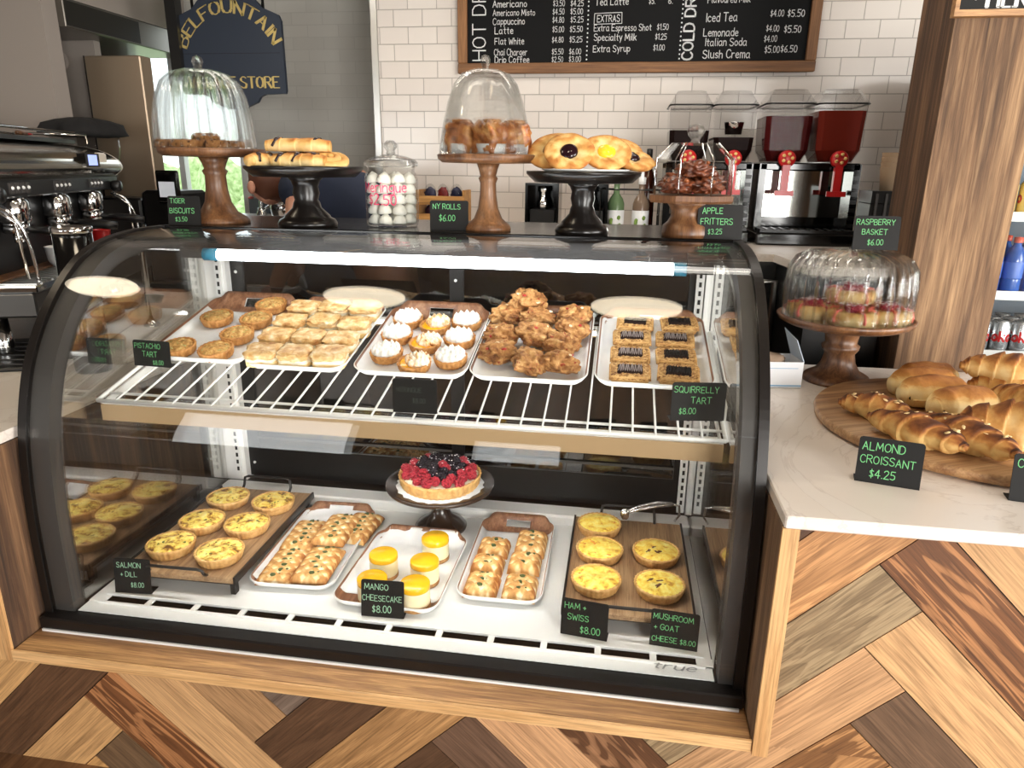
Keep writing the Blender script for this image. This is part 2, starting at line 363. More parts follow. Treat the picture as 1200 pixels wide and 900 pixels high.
def tile(name, cols, mort, bw, rh, rough=.2, bump=.35, axis='x', sat=0):
    t = NT(name); rot = (RAD(90), 0, 0) if axis == 'x' else (RAD(90), 0, RAD(90))
    v = t.coord('Object', rot=(RAD(-90), 0, 0) if axis == 'x' else (RAD(-90), RAD(-90), 0))
    b = t.new('TexBrick'); t.link(v, b.inputs['Vector'])
    b.inputs['Color1'].default_value = (*s2l(cols[0]), 1); b.inputs['Color2'].default_value = (*s2l(cols[1]), 1); b.inputs['Mortar'].default_value = (*s2l(mort), 1)
    b.inputs['Scale'].default_value = 1; b.inputs['Mortar Size'].default_value = .0022; b.inputs['Mortar Smooth'].default_value = .25
    b.inputs['Brick Width'].default_value = bw; b.inputs['Row Height'].default_value = rh
    n = t.noise(t.coord('Object'), 5, 2); t.col(b.outputs['Color'])
    h = t.new('Math', operation='SUBTRACT'); h.inputs[0].default_value = 1; t.link(b.outputs['Fac'], h.inputs[1])
    h2 = t.new('Math', operation='MULTIPLY_ADD'); t.link(n, h2.inputs[0]); h2.inputs[1].default_value = .5; t.link(h.outputs[0], h2.inputs[2])
    t.bump(h2.outputs[0], bump, .003); t.p(Roughness=rough); return t.m
M['tile'] = tile('white_subway_tile', ((226, 218, 210), (220, 211, 203)), (178, 170, 162), .157, .0835, .15, .9)
M['paintbrick'] = tile('painted_brick', ((196, 192, 184), (190, 186, 178)), (182, 178, 170), .2, .07, .5, .3)
M['plaster'] = plain('grey_plaster', (150, 140, 132), .8)
M['taupe'] = mottled('taupe_panel', [(.3, (134, 116, 98)), (.7, (152, 134, 116))], 30, 3, .5, .05, rnd=False)
M['floor'] = wood('floor_boards', (150, 112, 78), (84, 56, 36), 1, .4, .45, (118, 84, 56))
M['ceil'] = plain('ceiling_paint', (128, 120, 112), .9)
M['navy'] = plain('navy_sign_paint', (38, 46, 60), .4)
M['lowtube'] = emit('lower_lamp_tube', (250, 250, 248), 34)
M['tube'] = emit('lamp_tube', (245, 250, 255), 11)
M['disc'] = emit('ceiling_disc', (255, 236, 205), 14)
t = NT('herringbone_planks')
uv = t.new('UVMap', uv_map='UVMap'); mp = t.new('Mapping'); t.link(uv.outputs[0], mp.inputs[0]); mp.inputs['Scale'].default_value = (3.0, 60, 1)
n1 = t.noise(mp.outputs[0], 1, 8, .65, 1.0)
mp2 = t.new('Mapping'); t.link(uv.outputs[0], mp2.inputs[0]); mp2.inputs['Scale'].default_value = (1.1, 9, 1)
n2 = t.noise(mp2.outputs[0], 1, 3, .55, 2.6)
mp3 = t.new('Mapping'); t.link(uv.outputs[0], mp3.inputs[0]); mp3.inputs['Scale'].default_value = (8, 240, 1)
n3 = t.noise(mp3.outputs[0], 1, 4, .5, .2)
rg = t.new('Math', operation='MULTIPLY'); t.link(n2, rg.inputs[0]); rg.inputs[1].default_value = 26
sn = t.new('Math', operation='SINE'); t.link(rg.outputs[0], sn.inputs[0])
at_ = t.new('Attribute', attribute_name='tint'); at2 = t.new('Attribute', attribute_name='figure')
g1 = t.ramp(n1, [(.28, (.50, .47, .45)), (.5, (.86, .85, .84)), (.7, (1.1, 1.09, 1.08))])
g2 = t.ramp(sn.outputs[0], [(.0, (.42, .36, .32)), (.35, (.9, .88, .86)), (1, (1.1, 1.1, 1.1))])
g2m = t.mix(at2.outputs['Fac'], (1., 1., 1.), g2)
g3 = t.ramp(n3, [(.34, (.60, .57, .54)), (.5, (.96, .95, .95)), (.66, (1.1, 1.1, 1.1))])
c = t.mix(1, at_.outputs['Color'], g1, 'MULTIPLY'); c = t.mix(1, c, g2m, 'MULTIPLY'); c = t.mix(.8, c, g3, 'MULTIPLY')
t.col(c); t.p(Roughness=.5); t.bump(n1, .2, .002); M['herring'] = t.m

# ------------------------------------------------------------------ room shell
def slab(name, x0, x1, y0, y1, z0, z1, m, kind='structure'):
    o = MB().box(x0, x1, y0, y1, z0, z1).build(name, m); o['kind'] = kind; return o
slab('floor', -4.6, 4.4, -3.5, 5.2, -.1, 0, M['floor'])
slab('ceiling', -4.6, 4.4, -3.5, 5.2, CEIL+.02, CEIL+.12, M['ceil'])
slab('wall_back', -1.36, 4.4, 4.0, 4.12, 0, CEIL+.02, M['tile'])
slab('wall_recess', -4.6, -3.30, 4.6, 4.7, 0, CEIL+.02, M['plaster'])
o = MB().box(-2.30, -1.36, 4.6, 4.7, 0, CEIL+.02).box(-3.3, -2.3, 4.6, 4.7, 0, 1.12).box(-2.47, -2.3, 4.6, 4.7, 1.12, 2.45).box(-3.3, -2.3, 4.6, 4.7, 2.45, CEIL+.02).build('wall_recess_brick', M['paintbrick']); o['kind'] = 'structure'
slab('wall_recess_return', -1.36, -1.28, 4.12, 4.7, 0, CEIL+.02, M['paintbrick'])
slab('wall_left', -4.7, -4.6, -3.5, 5.2, 0, CEIL+.02, M['plaster'])
slab('wall_niche', -4.6, -2.95, 3.9, 3.95, 0, CEIL+.02, M['plaster'])
slab('wall_partition', -4.6, -2.84, 3.42, 3.52, 0, CEIL+.02, M['plaster'])
o = MB().box(4.4, 4.5, -3.5, -1.3, 0, CEIL).box(4.4, 4.5, 1.9, 5.2, 0, CEIL).box(4.4, 4.5, -1.3, 1.9, 0, .75).box(4.4, 4.5, -1.3, 1.9, 2.55, CEIL).build('wall_right', M['plaster']); o['kind'] = 'structure'
o = MB().box(-4.6, -4.3, -3.6, -3.5, 0, CEIL).box(-4.3, -2.4, -3.6, -3.5, 0, .9).box(-4.3, -2.4, -3.6, -3.5, 2.3, CEIL).box(-2.4, -1.3, -3.6, -3.5, 0, CEIL).box(-1.3, -.4, -3.6, -3.5, 0, 1.08).box(-1.3, -.4, -3.6, -3.5, 2.02, CEIL).box(-.4, 1.6, -3.6, -3.5, 0, CEIL).box(1.6, 4.15, -3.6, -3.5, 0, .5).box(1.6, 4.15, -3.6, -3.5, 2.6, CEIL).box(4.15, 4.4, -3.6, -3.5, 0, CEIL).build('wall_front', plain('front_wall_paint', (120, 104, 90), .85)); o['kind'] = 'structure'
for nm, x0, x1, z0, z1 in (('added_window_1', 1.6, 4.15, .5, 2.6), ('window_3', -4.3, -2.4, .9, 2.3), ('window_4', -1.3, -.4, 1.08, 2.02)):  # the first, widest opening is added to let in the main daylight
    o = MB().box(x0, x0+.05, -3.57, -3.52, z0, z1).box(x1-.05, x1, -3.57, -3.52, z0, z1).box(x0+.05, x1-.05, -3.57, -3.52, z0, z0+.05).box(x0+.05, x1-.05, -3.57, -3.52, z1-.05, z1).build(nm, M['black']); o['kind'] = 'structure'
# window in the recess: frame, bars, glass
w = MB().box(-3.3, -3.24, 4.6, 4.68, 1.12, 2.45).box(-2.53, -2.47, 4.6, 4.68, 1.12, 2.45).box(-3.24, -2.53, 4.6, 4.68, 1.12, 1.18).box(-3.24, -2.53, 4.6, 4.68, 2.39, 2.45).box(-2.98, -2.94, 4.61, 4.66, 1.18, 2.39).build('window_2', M['whitemetal']); w['kind'] = 'structure'
MB().box(-3.24, -2.53, 4.63, 4.636, 1.18, 2.39).build('window_pane', M['glass'], w)
lawn = slab('lawn', -12, 12, 4.9, 22, -.6, -.5, plain('lawn_green', (96, 140, 62), .9))
lawn2 = slab('lawn_front', -14, 14, -22, -3.9, -.6, -.5, plain('lawn_green_front', (96, 140, 62), .9))
o = MB(); random.seed(4)
for k in range(9): o.ico((-8+k*1.0+random.uniform(-.2, .2), 9+random.uniform(-.5, .5), .5), (.8, .7, 1.1+random.uniform(-.2, .2)), 3, .35, 2.5, k)
hedge = o.build('hedge', mottled('hedge_leaves', [(.35, (128, 160, 90)), (.65, (204, 222, 166))], 12, 4, .8, .4)); hedge['kind'] = 'structure'
# metal corner strip between recess and tiled wall
o = MB().box(-1.378, -1.345, 3.985, 4.02, 0, CEIL).build('trim_1', M['steel'], fix=True); o['kind'] = 'structure'
# ceiling disc lamps
for i, (x, y) in enumerate(DISC):
    t_ = thing('ceiling_lamp', 'round white ceiling lamp '+('over the coffee machine end', 'above the middle of the pastry case', 'above the right end of the pastry case')[i], 'lamp', (x, y, CEIL-.035), group='round ceiling lamps')
    MB().lathe([(.20, .0), (.205, .004), (.205, .03), (.19, .055)], 40).build('lamp_body', M['white'], t_)
    MB().lathe([(.185, -.004), (.195, .0)], 40).build('diffuser', M['disc'], t_)
# timber post in front of the fridge
p_ = MB().box(.944, 1.214, 2.5, 2.505, 0, CEIL+.02).build('pillar', M['barn']); p_['kind'] = 'structure'
MB().box(.944, 1.214, 2.505, 2.785, 0, CEIL+.02).build('pillar_body', M['barndark'], p_)  # rest of the post, in darker wood than its front face

# ------------------------------------------------------------------ the counter
ct = thing('service_counter', 'counter fronted with herringbone planks of mixed reclaimed wood', 'counter', (0, 0, 0))
# herringbone: planks W x L at 45 degrees, clipped to the panel
def herringbone(x0, x1, z0, z1, y, name, parent):
    Wd, L = .1365, .655; rnd = random.Random(11)
    pal = [(214, 164, 104), (206, 158, 104), (196, 142, 86), (222, 176, 120), (112, 74, 46), (92, 62, 42), (168, 136, 98), (184, 122, 70), (150, 108, 72), (214, 170, 118), (120, 86, 60), (200, 150, 98)]
    b = bmesh.new(); uvl = b.loops.layers.uv.new('UVMap'); cl = b.loops.layers.float_color.new('tint'); fl = b.loops.layers.float_color.new('figure')
    s2 = 2**-.5; ax = Vector((-s2, -s2)); ay = Vector((-s2, s2)); O = Vector((.638, .71))
    named = {(1, -2, 'H'): ((214, 168, 112), .0), (2, -2, 'H'): ((104, 74, 50), .25), (3, -2, 'H'): ((212, 166, 112), .05), (2, -2, 'V'): ((178, 124, 80), 1.0), (3, -2, 'V'): ((120, 94, 68), .2), (1, -2, 'V'): ((216, 172, 122), .0), (0, -2, 'V'): ((184, 144, 102), .2), (0, -1, 'H'): ((132, 114, 100), .3),
             (1, -1, 'H'): ((100, 72, 50), .25), (2, -1, 'H'): ((190, 146, 96), .35), (3, -1, 'H'): ((94, 68, 48), .25), (2, -1, 'V'): ((112, 86, 68), .1), (1, -1, 'V'): ((212, 166, 122), .05), (0, -1, 'V'): ((150, 110, 78), 1.0), (0, 0, 'H'): ((168, 146, 112), .5), (1, 0, 'H'): ((206, 162, 118), .05), (-1, 0, 'H'): ((210, 158, 106), .45),
             (-1, 0, 'V'): ((176, 124, 80), 1.0), (0, 0, 'V'): ((218, 174, 124), .05), (-2, 0, 'V'): ((208, 166, 118), .1), (1, 0, 'V'): ((116, 90, 68), .15), (2, 0, 'H'): ((186, 138, 90), .9), (-2, 0, 'H'): ((104, 74, 54), .4), (2, 0, 'V'): ((208, 160, 110), .1)}
    for k in range(-14, 16):
        for m in range(-5, 4):
            base = O + k*Wd*(ax-ay) - m*L*(ax+ay)
            # (the pair's own corner; one course along ax, its partner across it)
            for typ, (a0, a1, b0, b1) in (('H', (0, L, 0, Wd)), ('V', (0, Wd, -L, 0))):
                g = .0012
                q = [base+ax*a+ay*c_ for a, c_ in ((a0+g, b0+g), (a1-g, b0+g), (a1-g, b1-g), (a0+g, b1-g))]
                if max(p.x for p in q) < x0 or min(p.x for p in q) > x1 or max(p.y for p in q) < z0 or min(p.y for p in q) > z1: continue
                colr, fig = named.get((k, m, typ), (None, None))
                if colr is None: colr = rnd.choice(pal); fig = rnd.choice([0, .1, .2, .5, .9])
                vs = [b.verts.new((p.x, y, p.y)) for p in q]; fc = b.faces.new(vs); ru = rnd.uniform(0, 50); rv = rnd.uniform(0, 50)
                for lp, (a, c_) in zip(fc.loops, ((a0, b0), (a1, b0), (a1, b1), (a0, b1))):
                    lp[uvl].uv = (a+ru, c_+rv) if typ == 'H' else (c_+ru, a+rv)
                    lp[cl] = (*s2l(colr), 1); lp[fl] = (fig, fig, fig, 1)
    for co, no in (((x0, 0, 0), (-1, 0, 0)), ((x1, 0, 0), (1, 0, 0)), ((0, 0, z0), (0, 0, -1)), ((0, 0, z1), (0, 0, 1))):
        bmesh.ops.bisect_plane(b, geom=b.verts[:]+b.edges[:]+b.faces[:], plane_co=co, plane_no=no, clear_outer=True)
    ext = bmesh.ops.extrude_face_region(b, geom=b.faces[:])
    for w_ in [e for e in ext['geom'] if isinstance(e, bmesh.types.BMVert)]: w_.co.y += .012
    bmesh.ops.recalc_face_normals(b, faces=b.faces)
    me = bpy.data.meshes.new(name); b.to_mesh(me); b.free(); me.materials.append(M['herring'])
    o = bpy.data.objects.new(name, me); C.objects.link(o); o.parent = parent; return o
herringbone(-2.9, 2.4, .0, .335, 1.335, 'herringbone_panel', ct)
herringbone(.376, 2.4, .335, .885, 1.335, 'herringbone_panel', ct)
herringbone(-2.9, -1.50, .335, .885, 1.335, 'herringbone_panel', ct)
MB().box(-2.9, -1.505, 1.35, 2.2, 0, .885).box(.38, 2.4, 1.35, 2.46, 0, .885).box(-1.505, .38, 1.35, 2.2, 0, .33).build('carcass', M['black'], ct)
MB().box(-1.465, .34, 1.312, 1.43, .340, .368, bev=.003).build('ledge', M['oak'], ct)
MB().box(.342, .374, 1.308, 2.2, .336, .886, bev=.002).build('end_panel', M['barn'], ct)
MB().box(-1.502, -1.467, 1.316, 2.2, .336, .886, bev=.002).build('end_panel', M['barndark'], ct)
MB().box(.342, .3745, 1.300, 1.308, .336, .886).build('edge_band', M['oakz'], ct)
MB().box(-1.5025, -1.4665, 1.308, 1.316, .336, .886).build('edge_band', M['oakz'], ct)
MB().box(-1.465, .34, 1.306, 1.312, .340, .3685).build('edge_band', M['oaklight'], ct)
wt = tag(MB().box(.343, 2.4, 1.295, 2.478, .8875, .915, bev=.003).build('worktop', M['marble']), 'cream marble worktop under the round board of croissants', 'worktop')
wt2 = tag(MB().prism([(-3.4, 1.385), (-1.475, 1.385), (-1.475, 2.30), (-1.72, 2.45), (-1.72, 3.65), (-3.4, 3.65)], .8875, .915).build('worktop', M['marble']), 'cream marble worktop left of the pastry case, below the coffee machine', 'worktop')
# back counter with dark fronts
bc = thing('back_counter', 'pale topped back counter with black fronts along the tiled wall', 'counter')
MB().prism([(-1.10, 3.52), (-.84, 3.52), (-.84, 3.0), (.60, 2.95), (.645, 2.6), (.925, 2.6), (.925, 2.8), (1.3, 2.8), (1.3, 3.99), (-1.10, 3.99)], 1.205, 1.235).build('worktop', M['marble'], bc)
MB().prism([(-1.08, 3.55), (-.82, 3.55), (-.82, 3.03), (.62, 2.99), (.665, 2.63), (.92, 2.63), (.92, 2.81), (1.28, 2.81), (1.28, 3.98), (-1.08, 3.98)], 0, 1.205).build('cabinet', M['black'], bc)
for a in ((.52, .545), (.63, .655)): pass
MB().tube([(.50, 2.93, 1.13), (.61, 2.93, 1.13), (.61, 2.93, .86)], .014, 8).build('door_frame', M['steel'], bc)

# ------------------------------------------------------------------ the pastry case
X0, X1 = -1.46, .335
PROF = [(1.424, .375), (1.424, .55), (1.428, .70), (1.442, .85), (1.466, .96), (1.513, 1.078), (1.595, 1.192), (1.705, 1.287), (1.812, 1.333), (1.961, 1.355), (2.12, 1.357)]
cp = [(p.x, p.y) for p in crom([(a, b, 0) for a, b in PROF], 6)]
def inset(P, d):
    out = []
    for i, p in enumerate(P):
        a = Vector(P[max(i-1, 0)]); b = Vector(P[min(i+1, len(P)-1)]); tt = (b-a).normalized(); out.append((p[0]+tt.y*d, p[1]-tt.x*d))
    return out
case = thing('display_case', 'long curved glass refrigerated pastry case with two levels of baked goods', 'display case')
def band(name, x0, x1, d0, d1, m):
    A, B = inset(cp, d0), inset(cp, d1); vs = []; fs = []; n = len(A)
    for x in (x0, x1):
        for P in (A, B): vs += [(x, p[0], p[1]) for p in P]
    for i in range(n-1):
        fs += [[i, i+1, n+i+1, n+i], [2*n+i, 2*n+i+1, 3*n+i+1, 3*n+i], [i, i+1, 2*n+i+1, 2*n+i], [n+i, n+i+1, 3*n+i+1, 3*n+i]]
    fs += [[0, n, 3*n, 2*n], [n-1, 2*n-1, 4*n-1, 3*n-1]]
    return MB().add(vs, fs, False).build(name, m, case)
band('end_frame', X0, X0+.022, -.004, .03, M['frame']); band('end_frame', X1-.022, X1, -.004, .03, M['frame'])
band('gasket', X0+.022, X0+.075, .010, .05, M['gasket']); band('gasket', X1-.055, X1-.022, .010, .05, M['gasket'])
# the curved pane: outer and inner skins shade smoothly, its edges stay crisp
gp = MB(); A, B = cp, inset(cp, .007); n = len(A); xa, xb = X0+.022, X1-.022
for P in (A, B): gp.add([(xa, p[0], p[1]) for p in P]+[(xb, p[0], p[1]) for p in P], [[k, k+1, n+k+1, n+k] for k in range(n-1)], True)
for x in (xa, xb): gp.add([(x, p[0], p[1]) for p in A]+[(x, p[0], p[1]) for p in B], [[k, k+1, n+k+1, n+k] for k in range(n-1)], False)
gp.build('front_glass', M['glass'], case, fix=False)
for nm, xa in (('left', X0+.078), ('right', X1-.062)):
    pts = inset(cp, .045); pts = [(a, b) for a, b in pts if b > .4]; pts += [(2.2, pts[-1][1]), (2.2, .4)]
    MB().prism(pts, xa, xa+.006, 0).build('end_glass', M['endglass'], case)
# base frame, floor deck with air slots
bs = MB().box(X0, X1, 1.395, 1.44, .369, .405, bev=.004).box(X0, X0+.075, 1.44, 2.26, .369, .405).box(X1-.06, X1, 1.44, 2.26, .369, .405).box(X0, X1, 2.2, 2.28, .369, .44)
bs.build('base_frame', M['frame'], case)
MB().box(X0+.01, X1-.01, 1.390, 1.396, .368, .374).build('base_trim', M['whitemetal'], case)
dk = MB().box(-1.375, .272, 1.508, 2.12, .4105, .413).box(-1.375, .272, 1.436, 1.478, .4075, .410)
dk.box(-1.375, -1.33, 1.478, 1.508, .409, .413); 
for k in range(13): dk.box(-1.215+k*.134-.0, -1.215+k*.134+.016, 1.478, 1.508, .409, .4135)
dk.box(-1.345, .255, 1.472, 1.478, .410, .416).box(-1.345, .255, 1.508, 1.514, .412, .417).box(.236, .272, 1.478, 1.508, .409, .413)
dk.box(-1.375, .272, 2.12, 2.2, .395, .447, bev=.006)
dk.build('deck', M['whitemetal'], case)
MB().box(-1.375, .272, 1.44, 2.2, .372, .380).build('drain_pan', plain('drain_pan', (24, 21, 18), .7), case)
e = MB(); strokes(e, 'true', .130, 0, .042, .005, 0, None, False, 1)
e.v = [(x+z*.25, 1.452-.0*z+z*.55, .4155) for x, y, z in e.v]; e.build('emblem', plain('grey_emblem', (176, 178, 180), .3, .6), case)
# top
MB().box(X0, X1, 2.12, 2.66, 1.338, 1.358, bev=.004).build('top_panel', M['topblack'], case)
MB().box(X0, X1, 2.106, 2.124, 1.342, 1.362, bev=.003).build('top_trim', M['blackgloss'], case)
MB().box(X0+.02, X1-.02, 2.14, 2.26, 1.285, 1.338).build('header', M['gasket'], case)
# rear posts, slotted standards
MB().box(-1.44, -1.31, 2.215, 2.28, .40, 1.34).build('rear_post', M['whitemetal'], case)
MB().box(.262, .33, 2.215, 2.28, .40, 1.34).build('rear_post', M['whitemetal'], case)
for x in (-1.335, .245):
    s_ = MB().box(x-.012, x+.012, 2.206, 2.216, .45, 1.30).build('shelf_standard', M['whitemetal'], case)
    k_ = MB()
    for i in range(30): k_.box(x-.004, x+.004, 2.2045, 2.2065, .48+i*.027, .495+i*.027)
    k_.build('slots', M['black'], s_)
# rear sliding doors
for x0, x1, y in ((-1.31, -.50, 2.245), (-.54, .26, 2.225)):
    d_ = MB().box(x0, x1, y, y+.018, .448, .56).box(x0, x1, y, y+.018, 1.27, 1.33).box(x0, x0+.045, y, y+.018, .56, 1.27).box(x1-.045, x1, y, y+.018, .56, 1.27).build('rear_door', M['black'], case)
    MB().box(x0+.045, x1-.045, y+.006, y+.012, .56, 1.27).build('door_glass', M['doorglass'], d_)
    MB().box(x0+.045, x1-.045, y-.004, y, .595, .603).build('door_trim', M['gasket'], d_)
    q_ = MB()
    for zz in (.50, .66, 1.2):
        for xx in (x0+.02, x1-.02): q_.ico((xx, y-.002, zz), .006, 1)
    q_.build('door_screws', M['whitemetal'], d_)
# light tube under the top
lt = MB().tube([(-1.19, 1.985, 1.290), (.145, 1.985, 1.290)], .017, 12).build('light_tube', M['tube'], case)
MB().tube([(-1.235, 1.985, 1.290), (-1.19, 1.985, 1.290)], .019, 12).tube([(.145, 1.985, 1.290), (.18, 1.985, 1.290)], .019, 12).build('tube_cap', plain('teal_tube_cap', (60, 150, 190), .4), lt)
MB().box(-1.30, -1.235, 1.965, 2.005, 1.28, 1.335).box(.18, .25, 1.965, 2.005, 1.28, 1.335).build('tube_holder', M['gasket'], case)

# tilted shelf: wire rack
SL = .24; SA = math.atan(SL)
def sz(y, h=0): return .945+SL*(y-1.6)+h
rk = thing('wire_rack', 'white wire rack shelf tilted inside the pastry case', 'shelf', (0, 1.6, .945), (SA, 0, 0))
MB().tube([(-1.352, 0, 0), (.268, 0, 0)], .0052, 8).build('front_rail', M['whitemetal'], rk)
MB().tube([(-1.352, .575, 0), (.268, .575, 0)], .0052, 8).build('back_rail', M['whitemetal'], rk)
MB().tube([(-1.352, .045, -.003), (.268, .045, -.003)], .0035, 8).build('cross_wire', M['whitemetal'], rk)
for x in (-1.352, .268): MB().tube([(x, 0, 0), (x, .575, 0)], .0052, 8).build('side_rail', M['whitemetal'], rk)
wire = None
for k in range(29):
    x = -1.352+(k+1)*1.62/30
    if wire is None: wire = MB().tube([(0, 0, .0035), (0, .575, .0035)], .0028, 6).build('wire', M['whitemetal'], rk); wire.location.x = x
    else:
        w_ = wire.copy(); C.objects.link(w_); w_.parent = rk; w_.location.x = x
br = MB()
for x in (-1.345, .258):
    P = [(x, -.0, -.008), (x, .55, -.008), (x, .55, -.055), (x, .02, -.022)]
    br.add([(a-.002, b, c) for a, b, c in P]+[(a+.002, b, c) for a, b, c in P], [[0, 1, 2, 3], [4, 7, 6, 5], [0, 4, 5, 1], [1, 5, 6, 2], [2, 6, 7, 3], [3, 7, 4, 0]], False)
br.build('bracket', M['whitemetal'], rk)
ml = thing('shelf_valance', 'tan metal valance strip along the front below the wire rack', 'valance', (0, 1.6, .94))
MB().box(-1.35, .265, .006, .012, -.052, -.008).build('strip', plain('tan_strip', (178, 150, 112), .4), ml)
MB().box(-1.35, .265, .012, .06, -.012, -.008).build('flange', M['white'], ml)
MB().tube([(-1.25, .045, -.028), (.165, .045, -.028)], .009, 10).build('lower_light_tube', M['lowtube'], ml)
MB().box(-1.30, -1.25, .03, .06, -.04, -.012).box(.165, .21, .03, .06, -.04, -.012).build('tube_holder', M['gasket'], ml)
# ------------------------------------------------------------------ baked goods
F = {}
F['crust'] = mottled('tart_crust', [(.25, (150, 92, 44)), (.55, (206, 148, 84)), (.8, (226, 180, 118))], 55, 4, .6, .3, .002)
F['palecrust'] = mottled('pale_crust', [(.25, (190, 134, 72)), (.55, (224, 178, 112)), (.8, (238, 204, 144))], 45, 4, .6, .3, .002)
F['crumb'] = mottled('pistachio_crumb', [(.3, (140, 94, 46)), (.5, (198, 150, 84)), (.7, (228, 194, 128))], 90, 5, .7, .8, .004, second=(70, .62, (176, 164, 96)))
F['puff'] = mottled('puff_pastry', [(.3, (170, 112, 56)), (.43, (206, 160, 98)), (.56, (226, 192, 138)), (.7, (240, 224, 190))], 40, 5, .5, .8, .006, coat=.15)
F['puffside'] = mottled('puff_sides', [(.3, (226, 184, 112)), (.6, (246, 222, 166))], 40, 4, .6, .3, .002)
F['cream'] = mottled('cream_filling', [(.3, (240, 230, 200)), (.7, (250, 244, 226))], 40, 3, .5, .3)
F['meringue'] = plain('meringue', (244, 242, 238), .55, Subsurface_Weight=.1, Subsurface_Scale=.005)
F['toasted'] = mottled('toasted_meringue', [(.44, (246, 240, 226)), (.58, (234, 190, 128)), (.68, (160, 92, 46))], 38, 3, .5, .2)
F['curd'] = plain('lemon_curd', (246, 180, 30), .2)
F['scone'] = mottled('scone_dough', [(.28, (92, 54, 28)), (.42, (150, 98, 52)), (.56, (192, 142, 86)), (.72, (226, 188, 130))], 42, 6, .65, 1, .010, second=(60, .66, (150, 60, 34)))
F['wchoc'] = plain('white_chocolate', (246, 232, 200), .35)
F['berrybit'] = plain('dried_berry', (176, 44, 36), .4)
F['nut'] = mottled('chopped_nut_topping', [(.34, (120, 76, 38)), (.48, (190, 140, 80)), (.62, (226, 186, 124))], 130, 3, .7, 1, .004)
F['choc'] = mottled('chocolate', [(.3, (34, 22, 19)), (.7, (58, 40, 35))], 60, 3, .85, .3, spec=.08)
F['drizzle'] = plain('pale_drizzle', (150, 136, 134), .6)
F['darkdrizzle'] = plain('dark_drizzle', (22, 13, 11), .25)
F['egg'] = mottled('quiche_filling', [(.32, (206, 142, 46)), (.42, (244, 204, 78)), (.55, (252, 230, 118)), (.75, (255, 244, 176))], 48, 4, .4, .4, .003)
F['eggbrown'] = mottled('quiche_filling_browned', [(.37, (112, 70, 26)), (.44, (204, 150, 56)), (.52, (248, 222, 112)), (.75, (254, 242, 176))], 42, 5, .4, .4, .003)
F['herb'] = plain('green_herb', (112, 112, 44), .6)
F['mush'] = plain('mushroom_slice', (104, 62, 30), .5)
F['graham'] = mottled('biscuit_base', [(.3, (150, 104, 58)), (.7, (196, 150, 94))], 120, 3, .8, .6)
F['cheese'] = plain('cheesecake', (247, 232, 190), .45, Subsurface_Weight=.1, Subsurface_Scale=.004)
F['mango'] = plain('mango_glaze', (252, 190, 28), .18, Coat_Weight=.3)
F['rasp'] = plain('raspberry', (158, 34, 50), .4)
F['black'] = plain('blackberry', (26, 18, 30), .25)
F['croi'] = None
def pastry_attr(name, stops, scale=40):
    t = NT(name); a = t.new('Attribute', attribute_name='bake'); v = t.coord('Object', rnd=True); n = t.noise(v, scale, 5, .6, .3)
    m = t.new('Math', operation='MULTIPLY_ADD'); t.link(n, m.inputs[0]); m.inputs[1].default_value = .5; 
    s = t.new('Math', operation='ADD'); t.link(a.outputs['Fac'], s.inputs[0]); s.inputs[1].default_value = -.25; t.link(s.outputs[0], m.inputs[2])
    t.col(t.ramp(m.outputs[0], [(p, s2l(c)) for p, c in stops])); t.p(Roughness=.68); t.b.inputs['Specular IOR Level'].default_value = .3; t.bump(n, .7, .004); return t.m
# bake: 0 = pale dough or filling, 1 = dark browned ridge
F['croi'] = pastry_attr('croissant_crust', [(.0, (242, 214, 156)), (.28, (222, 176, 108)), (.5, (184, 122, 62)), (.75, (122, 70, 34)), (1, (78, 42, 22))])
F['almcroi'] = pastry_attr('almond_croissant_crust', [(.0, (236, 198, 128)), (.28, (204, 146, 80)), (.5, (150, 90, 44)), (.72, (92, 50, 26)), (1, (52, 28, 17))])
F['pain'] = pastry_attr('soft_bun_crust', [(.0, (246, 224, 170)), (.34, (238, 204, 138)), (.54, (200, 140, 72)), (.9, (140, 80, 38))])
F['braid'] = pastry_attr('braided_crust', [(.0, (252, 242, 212)), (.25, (244, 218, 162)), (.5, (222, 172, 106)), (.85, (172, 108, 54))], 60)
F['danish'] = pastry_attr('danish_crust', [(.0, (236, 208, 150)), (.25, (228, 190, 122)), (.5, (208, 154, 84)), (.8, (176, 110, 52))])
F['olive'] = plain('green_filling', (74, 88, 40), .4)
F['jam'] = plain('dark_jam', (34, 12, 20), .12)
F['custard'] = plain('lemon_custard', (250, 206, 50), .2)
F['cookie'] = mottled('seeded_biscuit', [(.3, (150, 98, 54)), (.7, (200, 146, 90))], 60, 4, .8, .6, .004, second=(95, .56, (70, 40, 24)))
F['caramel'] = mottled('caramel_roll', [(.3, (92, 42, 18)), (.48, (176, 104, 48)), (.66, (228, 172, 104))], 34, 4, .4, .5, .004, coat=.3)
F['fritter'] = mottled('fritter_glaze', [(.3, (52, 22, 12)), (.5, (104, 50, 26)), (.75, (156, 88, 54))], 45, 5, .3, .8, .005, coat=.4)
F['icing'] = plain('pink_glaze', (226, 110, 92), .3)
F['sugar'] = plain('icing_sugar', (245, 240, 236), .9)
F['almond'] = plain('flaked_almond', (240, 208, 150), .5)
F['swirl'] = plain('white_kiss_meringue', (240, 238, 228), .6)

